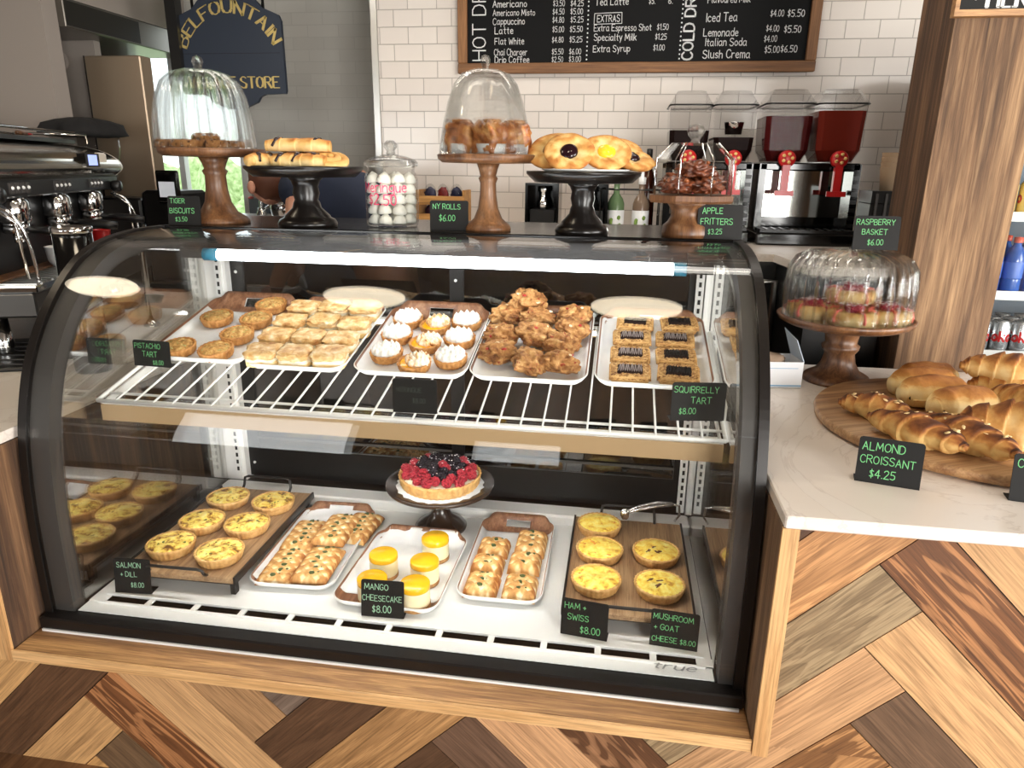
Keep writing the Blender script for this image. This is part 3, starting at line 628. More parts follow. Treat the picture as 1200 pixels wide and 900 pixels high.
def setbake(o, vals):
    a = o.data.attributes.new('bake', 'FLOAT', 'POINT'); a.data.foreach_set('value', vals)
def crust_mb(r_, h, n, amp=.035, base=.86, th=.006, segs=None):
    N = segs or n*4
    def fl(a, z): return 1+amp*(1 if z > .001 else 1)*cos(n*a)
    m = MB()
    out = [(r_*base, 0), (r_*(base+.06), h*.3), (r_*.97, h*.75), (r_, h), (r_-th*.6, h+.0015)]
    m.lathe(out+[(r_-th, h*.95), (r_-th*1.3, h*.6), (r_*.3, h*.55), (.0005, h*.55)], N, flute=lambda a, z: fl(a, z))
    return m
def disc_mb(r_, z, h, seed=0, amp=.003, freq=30, n=40, rings=9, dome=.0, edge=None):
    vs = [Vector((0, 0, z+h+dome))]; fs = []
    for j in range(1, rings+1):
        q = r_*j/rings
        for k in range(n):
            a = 2*pi*k/n; p = Vector((q*cos(a), q*sin(a), 0)); e_ = 1-(j/rings)**6
            hh = h*e_+dome*(1-(j/rings)**2)+amp*mn.fractal(p*freq+Vector((seed, seed*2.1, 0)), 1, 2, 3)*e_
            vs.append(Vector((p.x, p.y, z+hh)))
    for k in range(n): fs.append([0, 1+k, 1+(k+1) % n])
    for j in range(rings-1):
        for k in range(n): k2 = (k+1) % n; fs.append([1+j*n+k, 1+(j+1)*n+k, 1+(j+1)*n+k2, 1+j*n+k2])
    m = MB(); m.add(vs, fs); b0 = 1+(rings-1)*n
    o = len(m.v); m.v += [(m.v[b0+k][0], m.v[b0+k][1], z-.004) for k in range(n)]
    for k in range(n): k2 = (k+1) % n; m.f.append([b0+k, o+k, o+k2, b0+k2]); m.mi.append(0); m.sm.append(True)
    return m
def bits(r_, z, n, rng, size, seed, flat=.5):
    rnd = random.Random(seed); m = MB()
    for i in range(n):
        q = r_*math.sqrt(rnd.random()); a = rnd.uniform(0, 6.28)
        s_ = size*rnd.uniform(.6, 1.3)
        m.ico((q*cos(a), q*sin(a), z), (s_*rnd.uniform(.7, 1.6), s_*rnd.uniform(.5, 1), s_*flat), 1, 0, M=Matrix.Rotation(rnd.uniform(0, 3), 3, 'Z'))
    return m

def pistachio_tart():
    t = thing('pistachio_tart', '', 'tart')
    crust_mb(.050, .026, 22).build('crust', F['crust'], t); disc_mb(.046, .018, .010, 3, .006, 60, dome=.004).build('crumb_topping', F['crumb'], t)
    bits(.036, .0285, 26, 0, .0035, 5).build('pistachio_pieces', plain('pistachio_pieces', (190, 176, 112), .6), t); return t
def puff_slice(seed=0):
    t = thing('puff_pastry_slice', '', 'pastry')
    def body(x, y, z0, z1, rx, ry, name, mat, amp, nx=14, ny=12):
        m = MB(); N = nx
        def fn(i, j):  # top dome with sides
            return None
        pts = []
        m.ico((0, 0, (z0+z1)/2), 1, 4, fn=lambda p, d: box_round(d, rx, ry, (z1-z0)/2, .35, seed, amp))
        return m.build(name, mat, t)
    body(0, 0, .0, .020, .046, .037, 'pastry_base', F['puffside'], .03)
    body(0, 0, .012, .030, .0445, .0365, 'filling', F['cream'], .08)
    body(0, 0, .021, .048, .046, .037, 'pastry_lid', F['puff'], .16)
    return t
def box_round(d, rx, ry, rz, k, seed, amp):
    m = max(abs(d.x), abs(d.y), abs(d.z)); q = d/m; e_ = 6.0
    L = (abs(q.x)**e_+abs(q.y)**e_+abs(q.z)**e_)**(1/e_); q = q/L
    n = 1+amp*mn.fractal(d*2.6+Vector((seed*5.1, seed, 0)), 1, 2, 4)
    n2 = 1+amp*1.6*mn.fractal(d*4.5+Vector((seed*2.3, 0, seed)), 1, 2, 3)
    return Vector((q.x*rx*n, q.y*ry*n, q.z*rz*(n2 if d.z > 0 else 1)))
def meringue_tart(lemon=False, seed=0):
    t = thing('meringue_tart', '', 'tart')
    crust_mb(.047, .024, 20).build('crust', F['crust'], t)
    if lemon: disc_mb(.0435, .018, .006, 1, .001).build('lemon_curd', F['curd'], t)
    m = MB(); rnd = random.Random(seed)
    off = Vector((-.010, -.006, 0)) if lemon else Vector((0, 0, 0)); R_ = .034 if lemon else .041
    m.ico((off.x, off.y, .025), (R_, R_, .016), 3, .12, 2, seed)
    for ring, n in ((R_*.82, 11), (R_*.5, 7), (0.0, 1), (R_*.22, 3)):
        for k in range(n):
            a = 6.28*k/n+ring*40; c_ = Vector((off.x+ring*cos(a), off.y+ring*sin(a), .030+.012*(1-ring/R_)))
            s_ = rnd.uniform(.0075, .0105)
            m.lathe([(s_*.9, -.008), (s_, -.002), (s_*.75, .004), (s_*.3, .0085), (.0003, .0125)], 8, c_)
    m.build('meringue', F['toasted'] if lemon else F['meringue'], t); return t
def rocky_scone(seed):
    t = thing('scone', '', 'scone'); m = MB()
    m.ico((0, 0, .030), (.056, .048, .033), 5, .30, 2.2, seed, fn=lambda p, d: Vector((p.x, p.y, max(p.z, -.028)))*(1+.06*mn.fractal(d*5+Vector((seed, 0, 0)), 1, 2, 3)))
    m.build('dough', F['scone'], t)
    rnd = random.Random(seed); a = MB(); b = MB()
    for k in range(4):
        dd = Vector((rnd.uniform(-1, 1), rnd.uniform(-1, 1), rnd.uniform(.35, 1))).normalized(); kk = .97+.30*mn.fractal(dd*2.2+Vector((seed*3.7, seed*1.3, seed)), 1, 2, 4)
        (a if k < 2 else b).ico((dd.x*.054*kk, dd.y*.047*kk, .030+dd.z*.033*kk), (rnd.uniform(.006, .010), .006, .004), 1, .2, 2, k)
    a.build('white_chocolate_chunks', F['wchoc'], t); b.build('dried_berries', F['berrybit'], t); return t
def nut_tart(dark, seed=0):
    t = thing('rectangular_nut_tart', '', 'tart'); N = 64
    def ring(ax, ay, z, amp=0, ph=0):
        out = []
        for k in range(N):
            a = 2*pi*k/N; q = Vector((cos(a), sin(a))); L = (abs(q.x)**7+abs(q.y)**7)**(1/7); q /= L
            w_ = 1+amp*cos(20*a); out.append((q.x*ax*w_, q.y*ay*w_, z))
        return out
    R_ = [ring(.044, .032, 0, .012), ring(.049, .036, .012, .02), ring(.051, .038, .024, .02), ring(.047, .034, .0255), ring(.045, .032, .020), ring(.01, .006, .020)]
    vs = [p for q in R_ for p in q]; fs = [[i*N+k, i*N+(k+1) % N, (i+1)*N+(k+1) % N, (i+1)*N+k] for i in range(5) for k in range(N)]; fs.append(list(range(N))[::-1]); fs.append([5*N+k for k in range(N)])
    MB().add(vs, fs).build('crust', F['palecrust'], t)
    m = MB().grid(24, 18, lambda a, b: Vector(((a-.5)*.103, (b-.5)*.078, .0262+.0028*mn.fractal(Vector((a*26, b*20, seed)), 1, 2, 3)-(.010 if max(abs(a-.5), abs(b-.5)) > .49 else 0))))
    m.build('nut_topping', F['nut'], t)
    m = MB().grid(14, 10, lambda a, b: Vector(((a-.5)*.066, (b-.5)*.044, .0300+.001*mn.noise(Vector((a*6, b*6, seed)))-(.006 if max(abs(a-.5), abs(b-.5)) > .49 else 0))))
    m.build('chocolate_centre', F['choc'], t)
    m = MB(); rnd = random.Random(seed)
    P = []
    for k in range(11): P += [(-.029+.0056*k, -.019+rnd.uniform(-.001, .002), .0318), (-.026+.0056*k+rnd.uniform(-.003, .003), .019+rnd.uniform(-.002, .001), .0318)]
    m.tube([Vector(p) for p in crom(P, 4)], .0011, 5); m.build('drizzle', F['darkdrizzle'] if dark else F['drizzle'], t); return t
def quiche(kind, seed=0):
    t = thing('quiche', '', 'quiche')
    crust_mb(.068, .030, 30, .022, .84, .007).build('crust', F['palecrust'], t)
    disc_mb(.0635, .0285, .003, seed*3+1, .005, 26, 56, 12, .003).build('egg_filling', F['eggbrown'] if kind == 'salmon' else F['egg'], t)
    if kind == 'salmon': bits(.045, .0320, 22, 0, .0036, seed, .35).build('dill', F['herb'], t)
    if kind == 'mushroom':
        m = MB(); rnd = random.Random(seed)
        for k in range(5):
            x, y = rnd.uniform(-.03, .03), rnd.uniform(-.022, .012); a0 = rnd.uniform(0, 3)
            m.tube([(x-.012*cos(a0), y-.012*sin(a0), .032), (x, y+.003, .0335), (x+.012*cos(a0), y+.012*sin(a0), .032)], [.002, .004, .002], 6)
        m.build('mushroom', F['mush'], t)
    if kind == 'ham': bits(.05, .0318, 9, 0, .005, seed, .3).build('ham_pieces', plain('ham_pieces', (226, 150, 60), .5), t)
    return t
def braid(w, l, h, seed, green=True, name='braided_pastry'):
    t = thing(name, '', 'pastry'); nx, ny = 40, int(40*l/w); bake = []; vs = []; rnd = random.Random(seed)
    per = .036
    def z_at(x, y):
        ex = (2*abs(x)/w)**4; ey = (2*abs(y)/l)**6
        base = h*max(0, 1-ex)**.38*max(0, 1-ey)**.38
        d1 = abs(sin(pi*(y+x*.9)/per+seed)); d2 = abs(sin(pi*(y-x*.9)/per+seed+.8))
        sm = lambda q: min(1, max(0, (q-.55)/.25))
        rdg = max(sm(d1), sm(d2)*.9)
        nz = mn.fractal(Vector((x*40, y*40, seed)), 1, 2, 3)
        return base*(.80+.22*rdg)+nz*.0015*(base/h), min(1, max(0, .10+.42*rdg+.3*nz+.25*min(1, ex*2)))
    for j in range(ny+1):
        for i in range(nx+1):
            x = (i/nx-.5)*w; y = (j/ny-.5)*l; z, bk = z_at(x, y); vs.append((x, y, z)); bake.append(bk)
    o = len(vs); fs = [[j*(nx+1)+i, j*(nx+1)+i+1, (j+1)*(nx+1)+i+1, (j+1)*(nx+1)+i] for j in range(ny) for i in range(nx)]
    m = MB().add(vs, fs); ob = m.build('crust', F['braid'], t, fix=False); setbake(ob, bake)
    if green:
        g = MB()
        for k in range(max(2, int(l/.03))):
            y = -l/2+.022+k*(l-.044)/max(1, int(l/.03)-1); x = rnd.uniform(-.008, .008)
            g.ico((x, y, h*.93), (.0095, .0075, .005), 1, .3, 3, k)
            g.ico((x+.016, y+.006, h*.9), (.005, .004, .003), 1)
        g.build('vegetable_filling', F['olive'], t)
    return t
def cheesecake():
    t = thing('mango_cheesecake', '', 'cheesecake')
    MB().lathe([(.036, 0), (.0365, .003), (.0365, .009), (.036, .010)], 36).build('biscuit_base', F['graham'], t)
    MB().lathe([(.0350, .010), (.0355, .012), (.0355, .048), (.035, .050)], 36).build('filling', F['cheese'], t)
    MB().lathe([(.0358, .049), (.0362, .051), (.0358, .061), (.034, .0635), (.001, .064)], 36).build('mango_glaze', F['mango'], t); return t
def berry_mb(r_, seed, n=26):
    m = MB(); ga = pi*(3-5**.5)
    for k in range(n):
        z = 1-2*(k+.5)/n; q = (1-z*z)**.5; a = ga*k
        m.ico((r_*.72*q*cos(a), r_*.72*q*sin(a), r_*.8*z), r_*.36, 1)
    return m.mesh('berry%d' % seed)
def spread(n, R_, seed):
    return [(R_*math.sqrt((k+.5)/n)*cos(2.39996*k+seed), R_*math.sqrt((k+.5)/n)*sin(2.39996*k+seed)) for k in range(n)]
def sweep(pts, rads, flat=1.0, ridges=0, seed=0, n=18, K=60, amp=.07, zflat=0.0, twist=0.):
    """a baked roll along pts: returns verts, faces, bake values"""
    P = crom(pts, 26); N = len(P); vs = []; fs = []; bk = []
    for i, p in enumerate(P):
        s_ = i/(N-1); a = P[max(i-1, 0)]; b = P[min(i+1, N-1)]; tt = (b-a).normalized(); side = tt.cross(Vector((0, 0, 1))).normalized(); up = side.cross(tt)
        q = s_*(len(rads)-1); k = min(int(q), len(rads)-2); rr = rads[k]+(rads[k+1]-rads[k])*((1-cos(pi*(q-k)))/2)
        for j in range(n):
            th = 2*pi*j/n; ph = ridges*s_+twist*cos(th)
            saw = (ph % 1.0) if ridges else .5; st = 1+amp*(saw**.7-.5)*(1 if ridges else 0)*2
            nz = mn.fractal(p*26+Vector((cos(th), sin(th), seed)), 1, 2, 3)
            qv = side*(cos(th)*rr*st)+up*(sin(th)*rr*st*flat)
            v = p+qv*(1+.05*nz)
            vs.append(v); upk = max(0, sin(th))
            bk.append(min(1, max(0, .05+.50*upk+(.55*(saw-.4) if ridges else 0)*(.3+.7*upk)+.28*nz+(.25 if s_ < .06 or s_ > .94 else 0))))
    for i in range(N-1):
        for j in range(n): j2 = (j+1) % n; fs.append([i*n+j, i*n+j2, (i+1)*n+j2, (i+1)*n+j])
    fs.append(list(range(n))[::-1]); fs.append([(N-1)*n+j for j in range(n)])
    zm = min(v.z for v in vs); lo = zm+zflat
    vs = [Vector((v.x, v.y, max(v.z, lo)-lo)) for v in vs]
    return vs, fs, bk
def croissant(kind, L, R_, seed, bend=.25):
    t = thing('croissant' if kind != 'almond' else 'almond_croissant', '', 'croissant')
    pts = [(-L/2, -bend*L*.6, 0), (-L*.32, -bend*L*.12, 0), (0, 0, 0), (L*.32, -bend*L*.12, 0), (L/2, -bend*L*.6, 0)]
    vs, fs, bk = sweep(pts, [R_*.22, R_*.66, R_, R_*.66, R_*.22], .86, 7 if kind != 'almond' else 6, seed, 26, amp=.12, zflat=R_*.25, twist=.28)
    o = MB().add(vs, fs).build('crust', F['almcroi' if kind == 'almond' else 'croi'], t); setbake(o, bk)
    if kind == 'almond':
        rnd = random.Random(seed); m = MB(); cand = [v for v in vs if v.z > R_*1.15] or vs
        for k in range(12):
            v = rnd.choice(cand); m.ico(v+Vector((0, 0, .0015)), (.008, .0045, .0012), 1, M=Euler((rnd.uniform(-.5, .5), rnd.uniform(-.5, .5), rnd.uniform(0, 3))).to_matrix())
        m.build('flaked_almonds', F['almond'], t)
    return t
def pain_bun(L, R_, seed):
    t = thing('chocolate_bun', '', 'pastry')
    pts = [(-L/2, 0, 0), (-L*.3, .004, 0), (0, .006, 0), (L*.3, .004, 0), (L/2, 0, 0)]
    vs, fs, bk = sweep(pts, [R_*.45, R_*.9, R_, R_*.9, R_*.45], 1.0, 0, seed, 22, zflat=R_*.45)
    o = MB().add(vs, fs).build('crust', F['pain'], t); mz = max(v.z for v in vs); setbake(o, [min(1, max(0, .08+.62*min(1, max(0, (v.z/mz-.50)/.35))+.3*(b-.3))) for v, b in zip(vs, bk)])
    m = MB()
    m.tube([(L*.43, -R_*.52, R_*.62), (L*.43, -R_*.64, R_*.62)], .0055, 8).tube([(-L*.44, -R_*.42, R_*.5), (-L*.44, -R_*.5, R_*.5)], .005, 8)
    m.build('chocolate_stick', F['choc'], t)
    m = MB(); m.tube([Vector(p) for p in crom([(-L*.42, -R_*.60, R_*.40), (-L*.2, -R_*.93, R_*.5), (L*.1, -R_*.98, R_*.5), (L*.4, -R_*.62, R_*.42)], 6)], .0035, 6); m.build('seam', F['puffside'], t); return t
def danish(kind, R_, seed, oval=1.0):
    t = thing('danish', '', 'danish'); n = 44; rings = 12; vs = [Vector((0, 0, .012))]; bk = [.1]; fs = []
    for j in range(1, rings+3):
        for k in range(n):
            a = 2*pi*k/n; w_ = 1+.05*mn.noise(Vector((cos(a)*1.7, sin(a)*1.7, seed))); s_ = min(j/rings, 1); q = R_*s_*w_
            h = .014+.007*(sin(pi*min(1, max(0, (s_-.30)/.72)))**.8 if s_ > .3 else 0)
            if j > rings: q *= .98-.05*(j-rings); h = .008-.004*(j-rings)
            nz = mn.fractal(Vector((q*cos(a)*36, q*sin(a)*36, seed)), 1, 2, 3)
            vs.append(Vector((q*cos(a), q*sin(a)*oval, h+nz*.0055*(s_ < .98)))); bk.append(min(1, max(0, .10+.55*s_**2+.55*nz)))
    for k in range(n): fs.append([0, 1+k, 1+(k+1) % n])
    for j in range(rings+1):
        for k in range(n): k2 = (k+1) % n; fs.append([1+j*n+k, 1+(j+1)*n+k, 1+(j+1)*n+k2, 1+j*n+k2])
    fs.append([1+(rings+1)*n+k for k in range(n)][::-1])
    o = MB().add(vs, fs).build('crust', F['danish'], t); setbake(o, bk)
    disc_mb(R_*.36, .017, .005, seed, .004, 40, 24, 6, .004).build('filling', F['jam'] if kind == 'jam' else F['custard'], t); return t
def long_roll(L, R_, seed, slashes=3):
    t = thing('filled_roll', '', 'pastry')
    vs, fs, bk = sweep([(-L/2, 0, 0), (-L*.25, .004, 0), (0, 0, 0), (L*.25, -.004, 0), (L/2, 0, 0)], [R_*.7, R_, R_*.95, R_, R_*.7], .8, slashes+2, seed, 18, amp=.05, zflat=R_*.3)
    o = MB().add(vs, fs).build('crust', F['danish'], t); setbake(o, bk)
    m = MB()
    for k in range(slashes):
        x = (-.3+.6*k/max(1, slashes-1))*L
        m.tube([Vector(p) for p in crom([(x-.012, -R_*.97, R_*.5), (x-.003, -R_*.55, R_*1.12), (x+.008, R_*.3, R_*1.26)], 5)], [.004]*5+[.007]*3+[.004]*3, 6)
    m.build('dark_filling', F['jam'], t); return t
def spiral_bun(R_, seed):
    t = thing('spiral_bun', '', 'pastry'); P = []
    for k in range(40): a = k*.36; q = R_*(.12+.85*k/39); P.append((q*cos(a), q*sin(a), .012+.010*(1-k/39)))
    m = MB(); m.tube(P, [R_*.2]*38+[R_*.15, R_*.06], 10); o = m.build('crust', F['danish'], t)
    setbake(o, [min(1, max(0, .45*(v.co.z/.03)+.2*mn.noise(v.co*60))) for v in o.data.vertices]); return t
def biscuit():
    t = thing('seeded_biscuit', '', 'biscuit')
    MB().lathe([(.036, 0), (.041, .003), (.042, .012), (.040, .020), (.034, .0235), (.018, .025), (.001, .0248)], 30, flute=lambda a, z: 1+.018*cos(7*a)+.01*cos(13*a+1)).build('biscuit_body', F['cookie'], t)
    bits(.034, .0238, 30, 0, .003, 4, .4).build('seeds', plain('dark_seeds', (50, 30, 20), .5), t); return t
def caramel_roll(seed):
    t = thing('caramel_roll', '', 'roll'); m = MB()
    m.ico((0, 0, .045), 1, 4, fn=lambda p, d: box_round(d, .041, .041, .046, .3, seed, .16)); m.build('dough', F['caramel'], t)
    P = [(.034*k/30*cos(k*.5), .034*k/30*sin(k*.5), .0935+.003*(1-k/30)) for k in range(31)]
    MB().tube(P, .0055, 6).build('swirl', F['caramel'], t)
    MB().lathe([(.036, .0), (.043, .001), (.046, .03), (.045, .031), (.042, .002), (.001, .0015)], 20, flute=lambda a, z: 1+.05*cos(10*a)).build('paper_cup', M['paper'], t); return t
def kiss():
    t = thing('meringue_kiss', '', 'meringue')
    MB().lathe([(.020, 0), (.0245, .004), (.0225, .010), (.0235, .013), (.0185, .019), (.019, .022), (.0115, .029), (.0005, .037)], 20, flute=lambda a, z: 1+.06*cos(8*a+z*90)).build('meringue_body', F['swirl'], t); return t
def fritter(seed):
    t = thing('apple_fritter', '', 'fritter'); m = MB()
    m.ico((0, 0, .028), (.055, .048, .030), 4, .5, 2.8, seed+11, fn=lambda p, d: Vector((p.x, p.y, max(p.z, -.024)))); m.build('dough', F['fritter'], t)
    rnd = random.Random(seed); a = MB()
    for k in range(7):
        dd = Vector((rnd.uniform(-1, 1), rnd.uniform(-1, 1), rnd.uniform(.4, 1))).normalized(); kk = 1+.5*mn.fractal(dd*2.8+Vector(((seed+11)*3.7, (seed+11)*1.3, seed+11)), 1, 2, 4)
        a.ico((dd.x*.055*kk, dd.y*.048*kk, .028+dd.z*.030*kk), rnd.uniform(.006, .010), 1, .25, 2, k)
    a.build('apple_pieces', plain('glazed_apple', (150, 84, 44), .3), t); return t
def rasp_basket(seed):
    t = thing('raspberry_basket', '', 'pastry'); n = 40
    vs, fs, bk = [], [], []
    prof = [(.040, 0), (.054, .004), (.058, .022), (.054, .034), (.044, .037), (.034, .030), (.02, .026), (.001, .026)]
    m = MB(); m.lathe(prof, n, flute=lambda a, z: 1+.06*abs(sin(5*a))*(z > .002)); o = m.build('crust', F['croi'], t)
    setbake(o, [min(1, max(0, .05+.25*(v.co.z/.037)**2+.30*mn.noise(v.co*70+Vector((seed, 0, 0))))) for v in o.data.vertices])
    m = MB(); rnd = random.Random(seed)
    for k in range(5):
        a = 6.28*k/5+.3+seed; P = [(.036*cos(a), .036*sin(a), .0395), (.052*cos(a+.1), .052*sin(a+.1), .037), (.061*cos(a+.1), .061*sin(a+.1), .022), (.059*cos(a+.12), .059*sin(a+.12), rnd.uniform(.004, .012))]
        m.tube([Vector(p) for p in crom(P, 4)], [.0035]*9+[.0045]*4, 6)
    m.build('pink_glaze', F['icing'], t)
    b = bpy.data.meshes.get('rb_mesh') or berry_mb(.0115, 1); b.name = 'rb_mesh'
    if not b.materials: b.materials.append(F['rasp']); b.polygons.foreach_set('use_smooth', [True]*len(b.polygons))
    for k, (x, y) in enumerate(spread(5, .022, seed)):
        o = bpy.data.objects.new('raspberry', b); C.objects.link(o); o.parent = t; o.location = (x, y, .041); o.rotation_euler = (k, k*.7, 0)
    bits(.032, .0525, 26, 0, .0032, seed, .35).build('icing_sugar', F['sugar'], t); return t
# ------------------------------------------------------------------ trays, boards, stands, signs
def tilt(rz=0): return (Matrix.Rotation(SA, 3, 'X') @ Matrix.Rotation(rz, 3, 'Z')).to_euler()
def tray_pos(w, l, a, b):
    a = math.copysign(abs(a)**.8, a); b = math.copysign(abs(b)**.8, b)
    cr = .045; x = a*w/2; y = b*l/2
    # rounded corners: pull points in
    dx = max(0, abs(x)-(w/2-cr)); dy = max(0, abs(y)-(l/2-cr)); dd = max(dx, dy)
    if dx > 0 and dy > 0:
        h_ = math.hypot(dx, dy); k = dd/h_; x = math.copysign(w/2-cr+dx*k, x); y = math.copysign(l/2-cr+dy*k, y); e_ = cr-dd
    else: e_ = min(w/2-abs(x), l/2-abs(y))
    ed = min(w/2-abs(x), l/2-abs(y), e_)
    z = .022*max(0, 1-max(0, ed)/.022)**1.6
    ye = l/2-abs(y)
    if ye < .055 and b > 0: z = max(z, (.040*(1-ye/.055)**1.2)*min(1, 1.25*(1-(abs(x)/(w/2))**4)+.15))
    return (x, y, z)
def tray(w, l, label, loc, rot):
    t = thing('serving_tray', label, 'tray', loc, rot, 'white wood-grain trays')
    nx, ny = 24, 40
    V = [[tray_pos(w, l, i/nx*2-1, j/ny*2-1) for i in range(nx+1)] for j in range(ny+1)]
    m = MB(); fl = [p for row in V for p in row]; fs = []
    for j in range(ny):
        for i in range(nx):
            cx = sum(V[j+b][i+a][0] for a in (0, 1) for b in (0, 1))/4; cy = sum(V[j+b][i+a][1] for a in (0, 1) for b in (0, 1))/4
            if abs(cx) < .042 and .014 < l/2-cy < .040: continue
            fs.append([j*(nx+1)+i, j*(nx+1)+i+1, (j+1)*(nx+1)+i+1, (j+1)*(nx+1)+i])
    m.add(fl, fs); o = m.build('tray_body', [M['traywood'], M['white']], t, fix=False)
    md = o.modifiers.new('thick', 'SOLIDIFY'); md.thickness = .0045; md.offset = -1; md.material_offset = 1; md.material_offset_rim = 1
    return t
def liner(w, l, label, loc, rot, seed, y0=-.98, y1=.6, crinkle=.0012):
    # follows the inside of a tray w x l from y0 to y1 (fractions of its half length)
    rnd = random.Random(seed); nx, ny = 30, 40
    def fn(a, b):
        x, y, z = tray_pos(w, l, (a*2-1)*.965, y0+(y1-y0)*b); q = Vector((x*14, y*14, seed*3.1))
        k = .5+.5*mn.noise(Vector((a*3, seed, 0)))
        if b > .97: y += .008*k
        return Vector((x, y, z+.0008+crinkle*max(0, mn.fractal(q, 1, 2, 3)+.25)))
    o = MB().grid(nx, ny, fn).build('parchment_sheet', M['paper'], fix=False); o.location = loc; o.rotation_euler = rot
    md = o.modifiers.new('thick', 'SOLIDIFY'); md.thickness = .0004
    tag(o, label, 'paper', 'parchment sheets in trays'); return o
def board(w, l, label, loc, rz):
    t = thing('serving_board', label, 'board', loc, (0, 0, rz), 'footed boards with metal handles')
    MB().box(-w/2, w/2, -l/2, l/2, .036, .054, bev=.003).build('plank', M['boardwood'], t)
    for y in (-l/2+.018, l/2-.018):
        MB().box(-w/2+.004, -w/2+.018, y-.010, y+.010, 0, .036).box(w/2-.018, w/2-.004, y-.010, y+.010, 0, .036).box(-w/2+.004, w/2-.004, y-.010, y+.010, .030, .036).build('feet', M['frame'], t)
    for s in (-1, 1):
        MB().tube([(-.085, s*(l/2-.012), .05), (-.085, s*(l/2+.006), .066), (-.082, s*(l/2+.010), .092 if s > 0 else .078), (-.07, s*(l/2+.012), .096 if s > 0 else .082), (.07, s*(l/2+.012), .096 if s > 0 else .082), (.082, s*(l/2+.010), .092 if s > 0 else .078), (.085, s*(l/2+.006), .066), (.085, s*(l/2-.012), .05)], .0045, 8).build('handle', M['black'], t)
    for x in (-w/2, w/2): MB().box(x-.003, x+.003, -l/2, l/2, .036, .058).build('edge_rail', M['frame'], t)
    return t
def stand(label, loc, plate, pedestal, mat, group=None, n=48, rz=0):
    t = thing('cake_stand', label, 'cake stand', loc, (0, 0, rz), group)
    MB().lathe(plate, n).build('plate', mat, t); MB().lathe(pedestal, n if n > 8 else 32).build('pedestal', mat, t); return t
def dome(label, loc, prof, flutes, amp, knob, group=None):
    t = thing('glass_dome', label, 'glass dome', loc, (0, 0, 0), group)
    th = .0035; inn = [(max(r_-th, .001), z-th*.6) for r_, z in prof[::-1]]; inn[-1] = (inn[-1][0], prof[0][1])
    zt = prof[-1][1]
    amp *= 1.25
    fl = lambda a, z: 1+amp*(abs(cos(flutes*a/2))-.5)*min(1, max(.0, (zt-z)/.03)) if flutes else 1
    n = max(48, flutes*8) if flutes else 48
    MB().lathe(prof+inn, n, flute=fl if flutes else None, closed=True).build('dome_wall', M['dome'], t)
    kz, kr = knob
    MB().lathe([(.010, kz-kr*2.4), (.009, kz-kr*1.4), (kr*.8, kz-kr*.7), (kr, kz-kr*.1), (kr*.75, kz+kr*.65), (.001, kz+kr)], 16).build('knob', M['dome'], t)
    return t
def sign(label, loc, rz, w, h, lines, ink='green_ink', tb=8, th=.0022, rot=None, dim=None, foot=True):
    """bent card: lines = (text, x, baseline z, size) in fractions of the card"""
    t = thing('price_sign', label, 'sign', loc, (0, 0, rz), 'black hand-lettered price signs')
    if rot: t.rotation_euler = rot
    Mt = Matrix.Rotation(RAD(-tb), 4, 'X'); c_ = .006; m = MB()
    P = [(-w/2, 0), (w/2, 0), (w/2, h-c_), (w/2-c_*.3, h-c_*.3), (w/2-c_, h), (-w/2+c_, h), (-w/2+c_*.3, h-c_*.3), (-w/2, h-c_)]
    m.prism(P, 0, th, 1); m.v = [tuple(Mt @ Vector(p)) for p in m.v]
    m.build('card', M['chalk'], t)
    if foot: MB().box(-w/2, w/2, 0, .035, 0, .002).build('foot', M['chalk'], t)
    g = MB()
    for k, (tx, x, z, s_) in enumerate(lines):
        a = MB(); s_ *= .92; strokes(a, tx, 0, z*h, s_*h, s_*h*.105, .05, None, False, k+3); sx = min(.92, (.95-x)*w/txtw(tx, s_*h))
        g.add([(-w/2+x*w+p[0]*sx, p[1]-.0006, p[2]) for p in a.v], a.f, False)
    g.v = [tuple(Mt @ Vector(p)) for p in g.v]; g.build('lettering', M[ink], t, fix=False)
    return t

# ---- upper level of the case
TR = [(-1.190, 2.0), (-.884, 1.985), (-.553, 1.985), (-.228, 1.99), (.105, 1.995)]
UW = (.300, .296, .316, .314, .306)
ul = ['white tray holding the six pistachio tarts, leftmost on the wire rack', 'white tray crowded with a dozen puff pastry slices', 'white tray holding nine meringue topped tarts', 'white tray heaped with rocky brown scones', 'white tray with eight square chocolate nut tarts, rightmost on the wire rack']
for (x, y), w_, lb in zip(TR, UW, ul): tray(w_, .43, lb, (x, y, sz(y, .011)), tilt())
pl_ = ['parchment under the six pistachio tarts', 'parchment under the puff pastry slices', 'parchment under the meringue topped tarts', 'parchment under the rocky scones', 'parchment under the square chocolate nut tarts']
for k, ((x, y), lb) in enumerate(zip(TR, pl_)):
    liner(UW[k], .43, lb, (x, y, sz(y, .0113)), tilt(), k+1, -.985, (.56, .62, .60, .70, .93)[k])
def shelf_put(key, fn, items, group, h=.0155, scale=1.0):
    for i, (x, y, rz, lb) in enumerate(items):
        k = key if isinstance(key, str) else key[i]; g = fn if callable(fn) else fn[i]
        put(PR, g, k, (x, y, sz(y, h)), tilt(rz), lb, group, scale)
shelf_put('pist', pistachio_tart, [(-1.262, 1.845, 0, 'pistachio crumb tart beside the corner of its price sign, front left of its tray'), (-1.140, 1.838, 1, 'pistachio crumb tart at the front right of its tray'),
    (-1.128, 1.940, 2, 'pistachio crumb tart second from the front in the right file of its tray'), (-1.120, 2.045, 3, 'pistachio crumb tart third from the front in the right file of its tray'),
    (-1.252, 2.045, 4, 'pistachio crumb tart alone at the back left of its tray'), (-1.120, 2.150, 5, 'pistachio crumb tart furthest back, against the bare wood of its tray')], 'pistachio tarts')
rows = ['front row', 'second row from the front', 'third row from the front', 'back row']; cols = ['left', 'middle', 'right']
